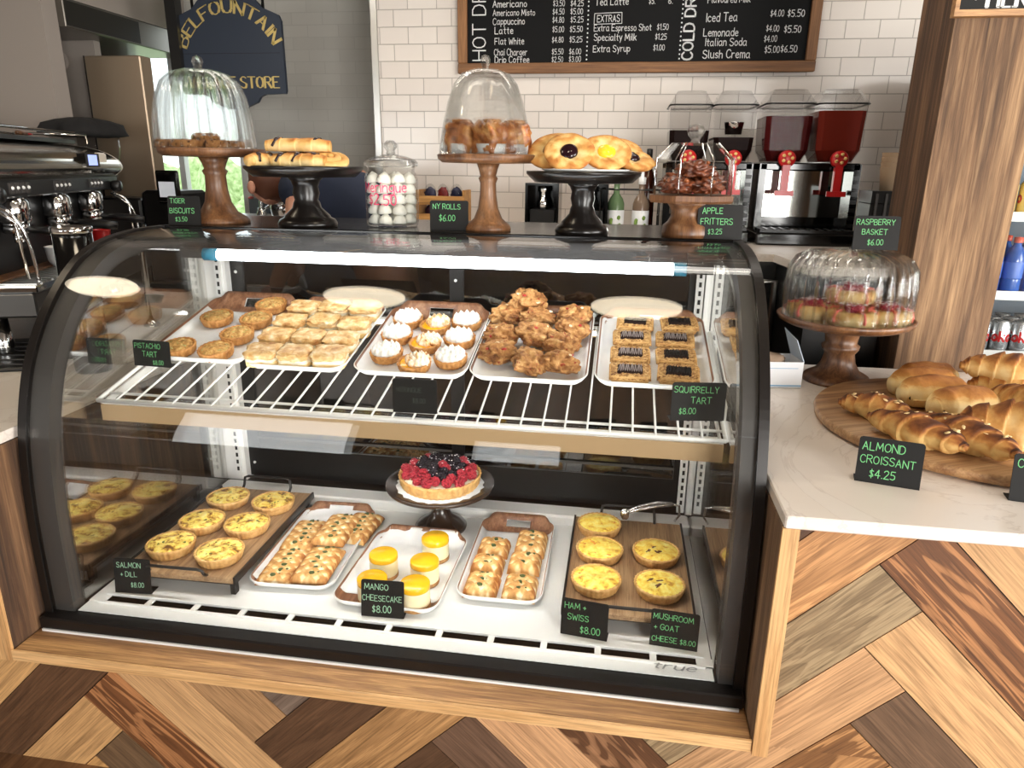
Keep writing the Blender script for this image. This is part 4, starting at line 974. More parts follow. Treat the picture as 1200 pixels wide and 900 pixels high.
P = [(-.980, 1.815), (-.884, 1.818), (-.786, 1.822), (-.984, 1.912), (-.884, 1.915), (-.786, 1.910), (-.986, 2.008), (-.882, 2.024), (-.782, 2.010), (-.984, 2.108), (-.888, 2.122), (-.788, 2.124)]
its = [(x, y, [.08, -.05, .1, .0, -.1, .12, .05, -.08, .15, -.04, .1, .06][i], f'puff pastry slice, {cols[i%3]} one in the {rows[i//3]} of its tray') for i, (x, y) in enumerate(P)]
shelf_put(['puff%d' % (i % 3) for i in range(12)], [lambda s=i % 3: puff_slice(s) for i in range(12)], its, 'puff pastry slices')
P = [(-.640, 1.875), (-.643, 1.985), (-.640, 2.092), (-.545, 1.825), (-.545, 1.940), (-.545, 2.056), (-.452, 1.865), (-.452, 1.980), (-.455, 2.092)]
ml_ = ['white meringue tart at the front of the left file', 'white meringue tart in the middle of the left file', 'white meringue tart at the back of the left file', 'toasted meringue tart at the very front of the middle file', 'toasted meringue tart showing lemon curd in the centre of its tray', 'toasted meringue tart with most lemon curd showing, back of the middle file', 'white meringue tart at the front of the right file', 'white meringue tart in the middle of the right file', 'white meringue tart at the back of the right file']
kk = ['mw0', 'mw1', 'mw0', 'ml0', 'ml1', 'ml1', 'mw1', 'mw0', 'mw1']
shelf_put(kk, [lambda k=k: meringue_tart(k[1] == 'l', int(k[2])+1) for k in kk], [(x, y, i*.9 if kk[i][1] == 'w' else [0, 0, 0, 2.6, 3.0, 3.4, 0, 0, 0][i], ml_[i]) for i, (x, y) in enumerate(P)], 'meringue tarts')
P = [(-.315, 1.885, .0), (-.236, 1.845, .0), (-.150, 1.840, .0), (-.150, 1.945, .0), (-.325, 1.985, .0), (-.232, 1.980, .012), (-.135, 2.035, .006), (-.240, 2.085, .010), (-.330, 2.120, .004), (-.125, 2.120, .008), (-.275, 2.150, .038)]
sl = ['rocky brown scone at the front left corner of the heap', 'rocky brown scone at the very front of the heap, second from the left', 'rocky brown scone with a white chunk on top at the front right of the heap', 'rocky brown scone second from the front along the right of the heap', 'rocky brown scone third row back on the left edge of the heap', 'rocky brown scone in the middle of the heap', 'rocky brown scone third from the front along the right edge', 'rocky brown scone behind the middle of the heap', 'rocky brown scone at the back left of the heap', 'rocky brown scone at the back right corner of the heap', 'rocky brown scone highest up, on top at the back of the heap']
for i, (x, y, h_) in enumerate(P):
    k = i % 4; put(PR, lambda k=k: rocky_scone(k+1), 'scone%d' % k, (x, y, sz(y, .0155+h_)), (SA+(-.25 if i in (0, 8) else .15 if i in (1, 2) else 0), .12*(i % 3-1), i*1.3), sl[i], 'rocky scones', .98)
P = [(.042, 1.835), (.042, 1.928), (.046, 2.030), (.055, 2.128), (.168, 1.838), (.166, 1.930), (.168, 2.030), (.185, 2.135)]
its = [(x, y, [.02, .0, .03, -.03, -.06, .02, -.02, .06][i], f"square nut tart with a chocolate centre, {['front one', 'second from the front', 'third from the front', 'back one'][i%4]} in the {'left' if i < 4 else 'right'} file") for i, (x, y) in enumerate(P)]
kk = ['nl', 'nl', 'nl', 'nd', 'nd', 'nd', 'nl', 'nd']
shelf_put(kk, [lambda k=k: nut_tart(k == 'nd', 1 if k == 'nd' else 2) for k in kk], its, 'square chocolate nut tarts', scale=1.06)
sign('black sign with two handwritten lines lettered PISTACHIO TART at the left end of the rack', (-1.305, 1.775, sz(1.775, .006)), RAD(-3), .118, .075, [('PISTACHIO', .05, .70, .20), ('TART', .25, .38, .22), ('$8.00', .52, .08, .18)], tb=4)
sign('almost blank black sign with faint rubbed lettering in front of the meringue tarts', (-.488, 1.625, sz(1.625, .006)), RAD(2), .113, .088, [('MERINGUE', .08, .62, .14), ('$8.00', .45, .30, .15)], 'dark_ink', tb=2)
sign('black sign lettered SQUIRRELLY TART at the right end of the rack', (.206, 1.668, sz(1.668, .006)), RAD(8), .130, .096, [('SQUIRRELLY', .04, .74, .17), ('TART', .36, .46, .18), ('$8.00', .15, .18, .17)], tb=2)

# ---- lower level
DZ = .4135
board(.335, .54, 'wooden board carrying six browned quiches, at the left of the lower level', (-1.165, 1.825, DZ), RAD(1))
board(.335, .515, 'wooden board carrying five pale quiches and tongs, at the right of the lower level', (.070, 1.832, DZ), RAD(0))
QZ = DZ+.0545
P = [(-1.246, 1.665), (-1.085, 1.650), (-1.236, 1.810), (-1.090, 1.815), (-1.243, 1.975), (-1.082, 1.970)]
qn = ['front left', 'front right', 'middle left', 'middle right', 'back left', 'back right']
for i, (x, y) in enumerate(P): put(PR, lambda k=i % 2: quiche('salmon', k+1), 'qs%d' % (i % 2), (x, y, QZ), (0, 0, i*1.1), f'browned quiche with dill, {qn[i]} of six on the left board', 'browned quiches')
P = [(-.016, 1.690, 'ham'), (-.012, 1.848, 'ham'), (-.018, 2.000, 'ham'), (.152, 1.690, 'mushroom'), (.150, 1.862, 'mushroom')]
qn = ['plain yellow quiche at the front of the left file on the right board', 'plain yellow quiche in the middle of the left file on the right board', 'plain yellow quiche at the back of the left file on the right board', 'quiche with dark mushroom pieces, nearest the mushroom price sign', 'quiche with dark mushroom pieces, behind its twin and near the tongs']
for i, (x, y, k) in enumerate(P): put(PR, lambda k=k, i=i: quiche(k, i+3), 'q%s%d' % (k, i % 2), (x, y, QZ), (0, 0, i*1.7), qn[i], 'pale quiches')
tray(.245, .47, 'white tray of long braided pastries beside the left quiche board', (-.872, 1.835, DZ+.005), (0, 0, RAD(3)))
tray(.290, .40, 'white tray of mango cheesecakes in the middle of the lower level', (-.570, 1.75, DZ+.005), (0, 0, RAD(-1)))
tray(.235, .46, 'white tray of six small braided pastries, right of the mango cheesecakes', (-.279, 1.862, DZ+.005), (0, 0, RAD(.5)))
liner(.245, .47, 'parchment under the long braided pastries', (-.872, 1.835, DZ+.0053), (0, 0, RAD(3)), 7, -.80, .94)
liner(.290, .40, 'crumpled parchment under the mango cheesecakes', (-.570, 1.75, DZ+.0053), (0, 0, RAD(-1)), 8, -.62, .95, .004)
liner(.235, .46, 'parchment under the six small braided pastries', (-.279, 1.862, DZ+.0053), (0, 0, RAD(.5)), 9, -.97, .66)
P = [(-.917, 1.700, .00, .02), (-.818, 1.712, .01, .0), (-.935, 1.880, .0, .02), (-.838, 1.905, .018, -.05), (-.785, 1.955, .002, -.10)]
bn = ['long braided pastry at the front left of its tray', 'long braided pastry at the front right of its tray', 'long braided pastry at the back left of its tray', 'long braided pastry lying on its neighbours at the back of its tray', 'long braided pastry at the back right, half under another']
for i, (x, y, h_, rz) in enumerate(P): put(PR, lambda k=i % 2: braid(.106, .18, .026, k+1, True), 'br%d' % (i % 2), (x, y, DZ+.0075+h_), (0, 0, RAD(3)+rz), bn[i], 'long braided pastries')
P = [(-.333, 1.902, 0, .082), (-.224, 1.945, 0, .130), (-.334, 1.802, .0, .080), (-.226, 1.812, .010, .088), (-.331, 1.697, .0, .100), (-.224, 1.700, .0, .104)]
bn = ['small braided pastry at the back left of six', 'small braided pastry at the back right of six, the longest', 'small braided pastry at the middle left of six', 'small braided pastry at the middle right of six', 'small braided pastry at the front left of six', 'small braided pastry at the front right of six']
for i, (x, y, h_, l_) in enumerate(P): tag(braid(.094, l_, .036, i+5, True), bn[i], 'pastry', 'small braided pastries').location = (x, y, DZ+.0075+h_)
P = [(-.622, 1.718), (-.500, 1.835), (-.497, 1.705), (-.612, 1.595), (-.492, 1.590)]
cn = ['mango cheesecake at the middle left of five', 'mango cheesecake furthest back, with glaze running down its side', 'mango cheesecake at the middle right of five', 'mango cheesecake at the front left, half behind its sign', 'mango cheesecake at the front right of five']
for i, (x, y) in enumerate(P): put(PR, cheesecake, 'cheese', (x, y, DZ+.008), (0, 0, i), cn[i], 'mango cheesecakes', 1.13)
# drip on the furthest cheesecake is glaze of its own
# fruit tart on its stand
stand('dark turned wood cake stand under the berry tart on the lower level', (-.535, 2.040, DZ), [(.055, .138), (.16, .146), (.172, .150), (.176, .157), (.174, .163), (.164, .163), (.158, .158), (.001, .157)], [(.083, 0), (.085, .008), (.078, .018), (.058, .030), (.034, .05), (.026, .075), (.027, .10), (.036, .12), (.052, .138), (.06, .141)], M['walnut'])
ft = thing('berry_tart', 'large round tart heaped with raspberries and blackberries on a dark stand', 'tart', (-.533, 2.032, DZ+.1585))
crust_mb(.132, .040, 40, .014, .9, .008).build('crust', F['palecrust'], ft)
disc_mb(.124, .034, .003, 2, .002).build('pastry_cream', F['cream'], ft)
for nm, mt, ms in (('raspberry', F['rasp'], 1), ('blackberry', F['black'], 2)):
    b_ = berry_mb(.0162 if ms == 1 else .0158, ms+4); b_.materials.append(mt); b_.polygons.foreach_set('use_smooth', [True]*len(b_.polygons)); F[nm] = b_
rnd = random.Random(3)
for k, (x, y) in enumerate(spread(50, .117, 1)):
    rr = math.hypot(x, y); front = rr > .075
    nm = 'raspberry' if (front and y < .06) or rnd.random() < .28 else 'blackberry'
    o = bpy.data.objects.new(nm, F[nm]); C.objects.link(o); o.parent = ft; o.location = (x, y, .046+.016*(1-(rr/.118)**2)+rnd.uniform(-.003, .003)); o.rotation_euler = (rnd.uniform(0, 6), rnd.uniform(0, 6), 0)
bits(.10, .0745, 60, 0, .0022, 9, .4).build('icing_sugar', F['sugar'], ft)
o = MB().lathe([(.138, 0), (.14, .0004), (.14, .0008), (.001, .0008)], 48, flute=lambda a, z: 1+.03*cos(28*a)).build('paper_doily', M['paper']); o.location = (-.533, 2.032, DZ+.1572); tag(o, 'white paper doily under the berry tart', 'doily')
sign('black sign lettered SALMON + DILL at the lower left of the case', (-1.277, 1.525, DZ), RAD(4), .104, .100, [('SALMON', .08, .74, .16), ('+ DILL', .18, .48, .15), ('$8.00', .45, .18, .15)], 'pale_ink')
sign('black sign lettered MANGO CHEESECAKE in front of the cheesecakes', (-.566, 1.535, DZ), RAD(2), .115, .103, [('MANGO', .08, .74, .17), ('CHEESECAKE', .03, .44, .16), ('$8.00', .26, .13, .20)], 'pale_ink')
sign('black sign lettered HAM + SWISS in front of the right board', (-.039, 1.540, DZ), RAD(-7), .119, .102, [('HAM +', .07, .74, .17), ('SWISS', .14, .44, .17), ('$8.00', .42, .12, .20)], 'green_ink', tb=4)
sign('black sign lettered MUSHROOM + GOAT CHEESE at the lower right', (.183, 1.535, DZ), RAD(-5), .117, .100, [('MUSHROOM', .05, .75, .16), ('+ GOAT', .08, .46, .16), ('CHEESE $8.00', .05, .14, .15)], 'green_ink', tb=4)
tg = thing('tongs', 'steel serving tongs hooked over the handle of the right board', 'tongs', (.135, 2.09, DZ+.100), (0, 0, RAD(12)))
for s in (-1, 1):
    MB().tube([(-.075, -.02+s*.004, .000), (-.03, -.01+s*.010, .010), (.03, .0+s*.012, .016), (.078, .005+s*.004, .012)], [.004, .0055, .0055, .004], 8).build('arm', M['chrome'], tg)
    MB().ico((-.082, -.022+s*.006, -.006), (.014, .006, .018), 2, .15, 3, s+2).build('claw', M['chrome'], tg)
MB().tube([(.078, .005, .012), (.10, .008, .004), (.104, .009, -.03), (.088, .006, -.05)], .004, 8).build('hanging_loop', M['chrome'], tg)

# ---- on top of the case
TZ = 1.3585
oct_ = lambda s: s
ped = lambda h, rb: [(rb, 0), (rb, .010), (rb*.93, .018), (rb*.88, .022), (rb*.62, .038), (rb*.44, .07), (rb*.36, .11), (rb*.34, h-.06), (rb*.42, h-.045), (rb*.34, h-.038), (rb*.40, h-.02), (rb*.5, h)]
pw = lambda r_, h: [(r_*.35, h-.024), (r_*.9, h-.022), (r_*.985, h-.012), (r_, h), (r_*.97, h+.003), (r_*.93, h), (.001, h-.001)]
stand('tall acacia wood cake stand with seeded biscuits, at the left end of the case top', (-1.345, 2.275, TZ), pw(.168, .236), ped(.214, .097), M['acacia'], 'turned acacia cake stands')
stand('acacia wood cake stand holding caramel rolls, in the middle of the case top', (-.418, 2.245, TZ), pw(.156, .226), ped(.204, .072), M['acacia'], 'turned acacia cake stands')
bp = lambda r_, h: [(r_*.3, h-.035), (r_*.85, h-.032), (r_*.93, h-.020), (r_*.95, h-.016), (r_*1.0, h-.008), (r_, h), (r_*.93, h), (r_*.9, h-.004), (.001, h-.004)]
bped = lambda h, rb: [(rb, 0), (rb*1.02, .012), (rb*.95, .024), (rb*.80, .030), (rb*.78, .036), (rb*.5, .060), (rb*.46, .075), (rb*.40, .085), (rb*.46, .105), (rb*.42, .125), (rb*.5, h-.01), (rb*.62, h)]
stand('black turned cake stand under the filled rolls', (-1.008, 2.225, TZ), bp(.185, .188), bped(.154, .092), M['darkwood'], 'black turned cake stands')
stand('black turned cake stand under the jam danishes', (-.122, 2.212, TZ), bp(.171, .183), bped(.149, .080), M['darkwood'], 'black turned cake stands')
t = thing('cake_stand', 'short octagonal wooden stand holding the glass box of fritters', 'cake stand', (.192, 2.205, TZ), (0, 0, RAD(22.5)), 'turned acacia cake stands')
MB().lathe([(.06, .098), (.122, .100), (.127, .106), (.127, .120), (.122, .1215), (.001, .1215)], 8).build('plate', M['acacia'], t).data.polygons.foreach_set('use_smooth', [False]*42)
MB().lathe([(.074, 0), (.075, .012), (.072, .034), (.060, .044), (.052, .060), (.050, .075), (.060, .092), (.066, .0985)], 32).build('pedestal', M['acacia'], t)
dz = lambda p, o: [(a, b+o) for a, b in p]
dome('tall fluted glass dome over the seeded biscuits', (-1.372, 2.285, TZ+.239), [(.158, 0), (.156, .01), (.149, .09), (.137, .16), (.118, .205), (.092, .228), (.05, .240), (.001, .243)], 18, .05, (.266, .018), 'clear glass cake domes')
dome('tall smooth glass dome over the caramel rolls', (-.428, 2.250, TZ+.229), [(.142, 0), (.140, .02), (.128, .09), (.113, .15), (.095, .20), (.072, .228), (.04, .240), (.001, .243)], 10, .025, (.266, .016), 'clear glass cake domes')
bx = thing('glass_box', 'octagonal glass box with ball knob over the dark fritters', 'glass box', (.195, 2.208, TZ+.1225), (0, 0, RAD(22.5)))
m = MB(); th = .004; pr_ = [(.116, 0), (.116, .098), (.068, .142), (.001, .144)]
m.lathe(pr_+[(.001, .140), (.066, .138), (.112, .096), (.112, 0)], 8, closed=True); m.sm = [False]*len(m.sm); m.build('box_wall', M['jar'], bx)
e = MB()
for k in range(8): a = pi/4*k; e.tube([(.116*cos(a), .116*sin(a), 0), (.116*cos(a), .116*sin(a), .098), (.068*cos(a), .068*sin(a), .142)], .0022, 6)
e.build('edges', M['chrome'], bx)
MB().lathe([(.014, .143), (.012, .152), (.022, .164), (.026, .176), (.020, .190), (.001, .196)], 18).build('knob', M['dome'], bx)
P = [(-.10, -.05, 0), (-.02, -.085, 0), (.06, -.06, 0), (-.055, .045, 0), (.055, .05, 0), (.0, -.005, .022), (-.015, -.04, 0)]
nm = ['on the left rim of the plate', 'at the front left of the plate', 'at the front right of the plate', 'at the back left of the plate', 'at the back right of the plate', 'lying on top of the others', 'in the centre under the top one']
for i, (x, y, h_) in enumerate(P): put(PR, biscuit, 'biscuit', (-1.362+x, 2.275+y, TZ+.2385+h_+(.0 if i < 6 else .0)), (0, 0, i*1.4), 'round seeded biscuit '+nm[i], 'seeded biscuits', 1.08 if i != 6 else .6)
P = [(-.075, -.045), (.02, -.07), (.085, -.005), (-.015, .05)]
nm = ['leftmost under its dome', 'at the front centre under its dome', 'rightmost under its dome', 'at the back under its dome']
for i, (x, y) in enumerate(P): put(PR, lambda k=i % 2: caramel_roll(k+1), 'caramel%d' % (i % 2), (-.418+x, 2.245+y, TZ+.2265), (0, 0, i), 'glazed caramel roll '+nm[i], 'caramel rolls')
# filled rolls on the first black stand
Z1 = TZ+.1855
for i, (x, y, z, L, R_, rz, lb) in enumerate([(-1.085, 2.12, 0, .15, .030, 1.2, 'pale filled roll standing end-on at the left of the heap'), (-.975, 2.10, 0, .17, .030, .05, 'slashed roll with dark filling at the front of the heap'), (-.995, 2.17, .006, .19, .029, .1, 'filled roll lying behind the slashed one'), (-.995, 2.145, .045, .20, .030, .12, 'golden filled roll lying on top of the heap')]):
    tag(long_roll(L, R_, i+1, 3 if i != 3 else 2), lb, 'pastry', 'filled rolls').location = (x, y+.02, Z1+z); bpy.context.view_layer.update()
    [q for q in C.objects if q.get('label') == lb][0].rotation_euler = (0, 0, rz)
s_ = spiral_bun(.062, 2); tag(s_, 'spiral bun leaning at the right end of the filled rolls', 'pastry'); s_.location = (-.905, 2.165, Z1+.008); s_.rotation_euler = (RAD(20), 0, .6)
# danishes on the second black stand
Z2 = TZ+.1805
o = MB().lathe([(.10, 0), (.125, .003), (.135, .008), (.133, .009), (.12, .0045), (.001, .002)], 40).build('white_plate', M['white']); o.location = (-.115, 2.212, Z2); tag(o, 'white plate under the jam danishes', 'plate')
for i, (x, y, z, rx, ry, kd, lb) in enumerate([(-.215, 2.165, .046, RAD(48), RAD(-12), 'jam', 'jam danish at the left, leaning back behind the large one'), (-.160, 2.100, .042, RAD(52), RAD(2), 'jam', 'large dark jam danish facing front in the middle'), (-.055, 2.125, .042, RAD(46), RAD(10), 'lemon', 'danish with a yellow lemon centre'), (.015, 2.165, .026, RAD(24), RAD(16), 'jam', 'jam danish lying flattest at the right end'), (-.02, 2.20, .040, RAD(40), RAD(8), 'jam', 'danish propped at the back behind the lemon one')]):
    d_ = tag(danish(kd, .073, i+1, .9), lb, 'pastry', 'jam and lemon danishes'); d_.location = (x-.003, y+.057, Z2+z+.006); d_.rotation_euler = (rx, ry, 0)
# fritters
P = [(-.042, -.035, 0), (.045, -.030, 0), (.0, .045, 0), (.008, -.005, .046), (-.045, .02, .010), (.05, .035, .014)]
nm = ['at the front left of the box', 'at the front right of the box', 'at the back of the box', 'on top of the heap', 'at the left behind the front one', 'at the right behind the front one']
for i, (x, y, h_) in enumerate(P): put(PR, lambda k=i % 3: fritter(k+1), 'fritter%d' % (i % 3), (.192+x, 2.205+y, TZ+.1225+h_), (0, 0, i*1.1), 'dark glazed fritter '+nm[i], 'apple fritters', .85)
# meringue jar
jr = thing('glass_jar', 'lidded glass jar of white meringues with pink writing', 'jar', (-.758, 2.335, TZ), (0, 0, 0))
flj = lambda a, z: 1+.02*cos(10*a)
MB().lathe([(.078, 0), (.084, .006), (.087, .02), (.088, .15), (.083, .168), (.076, .176), (.078, .19), (.075, .19), (.073, .176), (.080, .166), (.084, .15), (.083, .022), (.078, .008), (.001, .008)], 50, flute=flj).build('jar_wall', M['jar'], jr)
MB().lathe([(.080, .188), (.088, .193), (.088, .203), (.080, .212), (.05, .222), (.016, .228), (.014, .240), (.022, .250), (.022, .260), (.012, .270), (.001, .272), (.001, .268), (.018, .258), (.010, .24), (.012, .224), (.05, .217), (.078, .206), (.078, .19)], 40, closed=True).build('jar_lid', M['dome'], jr)
g = MB()
for tx, x0, z0, s_ in (('Meringue', -.068, .112, .030), ('$2.50', -.045, .072, .032)):
    a = MB(); strokes(a, tx, x0, z0, s_, s_*.11, .04)
    for p in a.v: pass
    g.add([(.0895*sin(p[0]/.0895-.12), -.0895*cos(p[0]/.0895-.12), p[2]) for p in a.v], a.f, False)
g.build('jar_lettering', M['pink_ink'], jr, fix=False)
kn = ['left', 'left centre', 'right centre', 'right', 'back']; k = 0
for ci, (x, y) in enumerate([(-.050, -.030), (-.008, -.054), (.038, -.044), (.055, .010), (0, .030)]):
    for li in range(5):
        put(PR, kiss, 'kiss', (-.758+x, 2.335+y, TZ+.009+li*.0325), (.12*sin(k*2.1), .12*cos(k*1.7), k), f"white meringue kiss, {['bottom', 'second from the bottom', 'middle', 'second from the top', 'top'][li]} one of the {kn[ci]} column in the jar", 'meringue kisses', .98); k += 1
sign('black sign lettered TIGER BISCUITS beside the tall wooden stand', (-1.395, 2.150, TZ), RAD(10), .104, .092, [('TIGER', .08, .76, .17), ('BISCUITS', .06, .42, .18), ('$3.50', .22, .14, .16)])
sign('black sign lettered NY ROLLS in front of the caramel rolls', (-.534, 2.205, TZ), RAD(10), .120, .092, [('NY ROLLS', .08, .72, .18), ('$6.00', .24, .32, .22)])
sign('black sign lettered APPLE FRITTERS in front of the glass box', (.280, 2.150, TZ), RAD(8), .130, .098, [('APPLE', .10, .74, .18), ('FRITTERS', .07, .43, .18), ('$3.25', .24, .15, .16)])

# ---- right-hand worktop
RZ = .9155
stand('low acacia wood cake stand with raspberry baskets on the marble worktop', (.698, 2.290, RZ), [(.05, .176), (.17, .182), (.194, .194), (.200, .208), (.192, .2105), (.184, .203), (.001, .199)], [(.100, 0), (.100, .010), (.095, .018), (.086, .024), (.066, .034), (.050, .06), (.044, .09), (.054, .105), (.056, .116), (.046, .122), (.050, .15), (.07, .177)], M['acacia'], 'turned acacia cake stands')
dome('wide fluted glass dome over the raspberry baskets', (.698, 2.290, RZ+.2005), [(.180, 0), (.181, .03), (.182, .10), (.178, .155), (.160, .187), (.130, .203), (.07, .211), (.001, .213)], 30, .05, (.216, .010), 'clear glass cake domes')
P = [(-.104, -.01, 0), (-.012, -.098, 0), (.100, -.05, 0), (.035, .08, 0), (.005, -.01, .050)]
nm = ['leftmost under the dome', 'at the front under the dome', 'at the right under the dome', 'at the back under the dome', 'stacked on top under the dome']
for i, (x, y, h_) in enumerate(P): put(PR, lambda k=i % 3: rasp_basket(k+1), 'rb%d' % (i % 3), (.698+x, 2.290+y, RZ+.2015+h_), (0, 0, i*1.3), 'raspberry basket pastry '+nm[i], 'raspberry baskets', 1.16)
sign('black sign lettered RASPBERRY BASKET standing on the wide glass dome', (.744, 2.262, RZ+.4145), RAD(-2), .126, .098, [('RASPBERRY', .04, .74, .17), ('BASKET', .18, .45, .17), ('$6.00', .32, .14, .18)])
rb_ = thing('round_board', 'large round wooden board of croissants on the marble worktop', 'board', (.925, 1.872, RZ), (0, 0, RAD(25)))
MB().lathe([(.366, 0), (.382, .006), (.385, .022), (.380, .029), (.001, .030)], 72).build('board_disc', wood('round_board_acacia', (206, 168, 122), (122, 80, 46), 0, .7, .45, (170, 128, 86), coat=.05, streak=1.6), rb_)
CZ = RZ+.0305
for args, lb, x, y, z, rz in (((('almond', .17, .040, 1, .12)), 'small browned almond croissant at the back left of the board', .668, 1.845, 0, -26), ((('almond', .235, .046, 2, .05)), 'dark almond croissant at the front, behind its price sign', .700, 1.665, 0, -52), ((('almond', .245, .048, 3, .05)), 'light almond croissant beside the dark one at the front of the board', .800, 1.650, .0, -58),
        ((('plain', .23, .056, 4, .10)), 'golden croissant at the back right of the board', 1.085, 2.080, .045, -25), ((('plain', .24, .066, 5, .12)), 'dark ridged croissant at the right edge of the board', 1.055, 1.865, .0, -62), ((('plain', .24, .068, 6, .15)), 'large croissant right of the almond pair', .935, 1.700, 0, -22), ((('plain', .22, .055, 8, .12)), 'croissant underneath the golden one at the back of the board', 1.10, 2.06, .0, -20)):
    o = croissant(*args); o['label'] = lb; o['group'] = 'croissants'; o.location = (x, y, CZ+z); o.rotation_euler = (0, 0, RAD(rz))
for i, (x, y, z, rz, lb) in enumerate([(.872, 2.075, .0, 8, 'chocolate bun furthest back on the board'), (.860, 1.975, .004, 12, 'chocolate bun with a chocolate end showing, second from the back'), (.888, 1.868, .008, 22, 'chocolate bun in the middle of the board')]):
    o = pain_bun(.185, .052, i+1); tag(o, lb, 'pastry', 'chocolate buns'); o.location = (x, y, CZ+z); o.rotation_euler = (0, 0, RAD(rz))
for i, (x, y, z) in enumerate([(.885, 2.13, 0)]):
    o = pain_bun(.17, .048, 7); tag(o, 'chocolate bun hidden under the one furthest back', 'pastry', 'chocolate buns'); o.location = (.915, 2.165, CZ); o.rotation_euler = (0, 0, .2)
sign('black sign lettered ALMOND CROISSANT leaning at the edge of the round board', (.584, 1.478, RZ), RAD(-14), .124, .098, [('ALMOND', .06, .72, .19), ('CROISSANT', .05, .43, .18), ('$4.25', .22, .13, .19)], tb=12)
sign('black sign showing a letter C, cut by the right edge of the view', (.868, 1.435, RZ), RAD(-10), .124, .098, [('C', .06, .72, .19)], tb=12)
gb = thing('glove_box', 'open white cardboard box against the right end of the pastry case', 'box', (.455, 2.215, RZ), (0, 0, RAD(8)))
MB().box(-.105, .105, -.055, -.053, 0, .082).box(-.105, .105, .053, .055, 0, .082).box(-.105, -.103, -.053, .053, 0, .082).box(.103, .105, -.053, .053, 0, .082).box(-.105, .105, -.055, .055, 0, .002).build('carton', plain('white_card', (226, 228, 232), .7), gb)
m = MB(); m.add([(.104, -.055, .082), (.104, .055, .082), (.075, .055, .165), (.075, -.055, .150)], [[0, 1, 2, 3]], False); o = m.build('flap', plain('pale_blue_card', (186, 198, 212), .7), gb); o.modifiers.new('thick', 'SOLIDIFY').thickness = .002
MB().box(-.105, .105, -.0556, -.0550, .006, .010).box(-.02, .09, -.0556, -.055, .062, .0635).build('print_band', plain('blue_print', (120, 168, 206), .7), gb)
m = MB(); m.ico((0, 0, .068), (.075, .045, .03), 3, .4, 2.2, 5); m.build('tissue', plain('brown_tissue', (150, 128, 108), .8), gb)
# ------------------------------------------------------------------ behind the counter
# menu board on the tiled wall
mbd = thing('menu_board', 'black chalk menu board in a wooden frame on the tiled wall', 'menu board', (0, 3.985, 0))
BX0, BX1, BZ0, BZ1 = -.900, .893, 2.020, 2.62
MB().box(BX0+.03, BX1-.03, -.012, .0, BZ0+.03, BZ1-.03).build('board_face', plain('blackboard', (9, 9, 10), .6, 0, .15), mbd)
MB().box(BX0, BX1, -.03, .0, BZ0, BZ0+.050, bev=.003).build('frame_rail', wood('menu_frame', (150, 104, 62), (84, 52, 28), 0, .9, .6), mbd)
MB().box(BX0, BX1, -.03, .0, BZ1-.050, BZ1, bev=.003).build('frame_rail', wood('menu_frame_top', (150, 104, 62), (84, 52, 28), 0, .9, .6), mbd)
for x in (BX0, BX1-.05): MB().box(x, x+.05, -.03, .0, BZ0+.05, BZ1-.05, bev=.003).build('frame_stile', wood('menu_frame_side', (150, 104, 62), (84, 52, 28), 2, .9, .6), mbd)
def wr(lines, ink, name, seed=0):
    g = MB()
    for k, (tx, x, z, s_, wd) in enumerate(lines):
        a = MB(); strokes(a, tx, 0, 0, s_, s_*.12, .03, None, False, k+seed)
        sx = wd/txtw(tx, s_) if wd else 1
        g.add([(x+p[0]*sx, -.0135, z+p[2]) for p in a.v], a.f, False)
    g.build(name, M[ink], mbd, fix=False)
H = .030
wr([('Americano', -.717, 2.334, H, .175), ('Americano Misto', -.716, 2.294, H*.9, .217), ('Cappuccino', -.716, 2.253, H, .165), ('Latte', -.706, 2.210, H*1.05, .095), ('Flat White', -.706, 2.160, H, .152), ('Chai Charger', -.709, 2.108, H, .172), ('Drip Coffee', -.705, 2.072, H, .180),
    ('$3.50', -.407, 2.334, .026, .058), ('$4.25', -.318, 2.332, .026, .064), ('$4.50', -.408, 2.296, .026, .058), ('$5.00', -.318, 2.296, .026, .062), ('$4.80', -.408, 2.258, .026, .058), ('$5.25', -.316, 2.258, .026, .064), ('$5.00', -.407, 2.214, .026, .058), ('$5.50', -.318, 2.214, .026, .064),
    ('$4.80', -.408, 2.166, .026, .058), ('$5.25', -.318, 2.166, .026, .064), ('$5.50', -.407, 2.110, .026, .058), ('$6.00', -.318, 2.110, .026, .060), ('$2.50', -.407, 2.074, .026, .058), ('$3.00', -.318, 2.074, .026, .060)], 'white_ink', 'hot_drink_lettering')
wr([('Tea Latte', -.195, 2.334, .031, .164), ('EXTRAS', -.182, 2.258, .030, .112), ('Extra Espresso Shot', -.196, 2.216, .029, .285), ('Specialty Milk', -.194, 2.172, .030, .212), ('Extra Syrup', -.196, 2.120, .030, .185), ('$1.50', .118, 2.218, .026, .055), ('$1.25', .112, 2.174, .026, .055), ('$1.00', .106, 2.124, .026, .055), ('$5.', .07, 2.336, .026, .03), ('6.', .165, 2.336, .026, .02)], 'white_ink', 'extras_lettering', 40)
wr([('Flavoured Milk', .355, 2.335, .030, .20), ('Iced Tea', .353, 2.252, .037, .149), ('Lemonade', .347, 2.186, .034, .166), ('Italian Soda', .358, 2.142, .033, .20), ('Slush Crema', .352, 2.086, .036, .228), ('$4.00', .658, 2.270, .028, .062), ('$5.50', .738, 2.268, .030, .078), ('$4.00', .645, 2.204, .027, .060), ('$5.50', .730, 2.198, .030, .078), ('$4.00', .640, 2.158, .027, .060), ('$5.00', .648, 2.108, .030, .070), ('$6.50', .724, 2.110, .030, .076)], 'white_ink', 'cold_drink_lettering', 70)
g = MB()
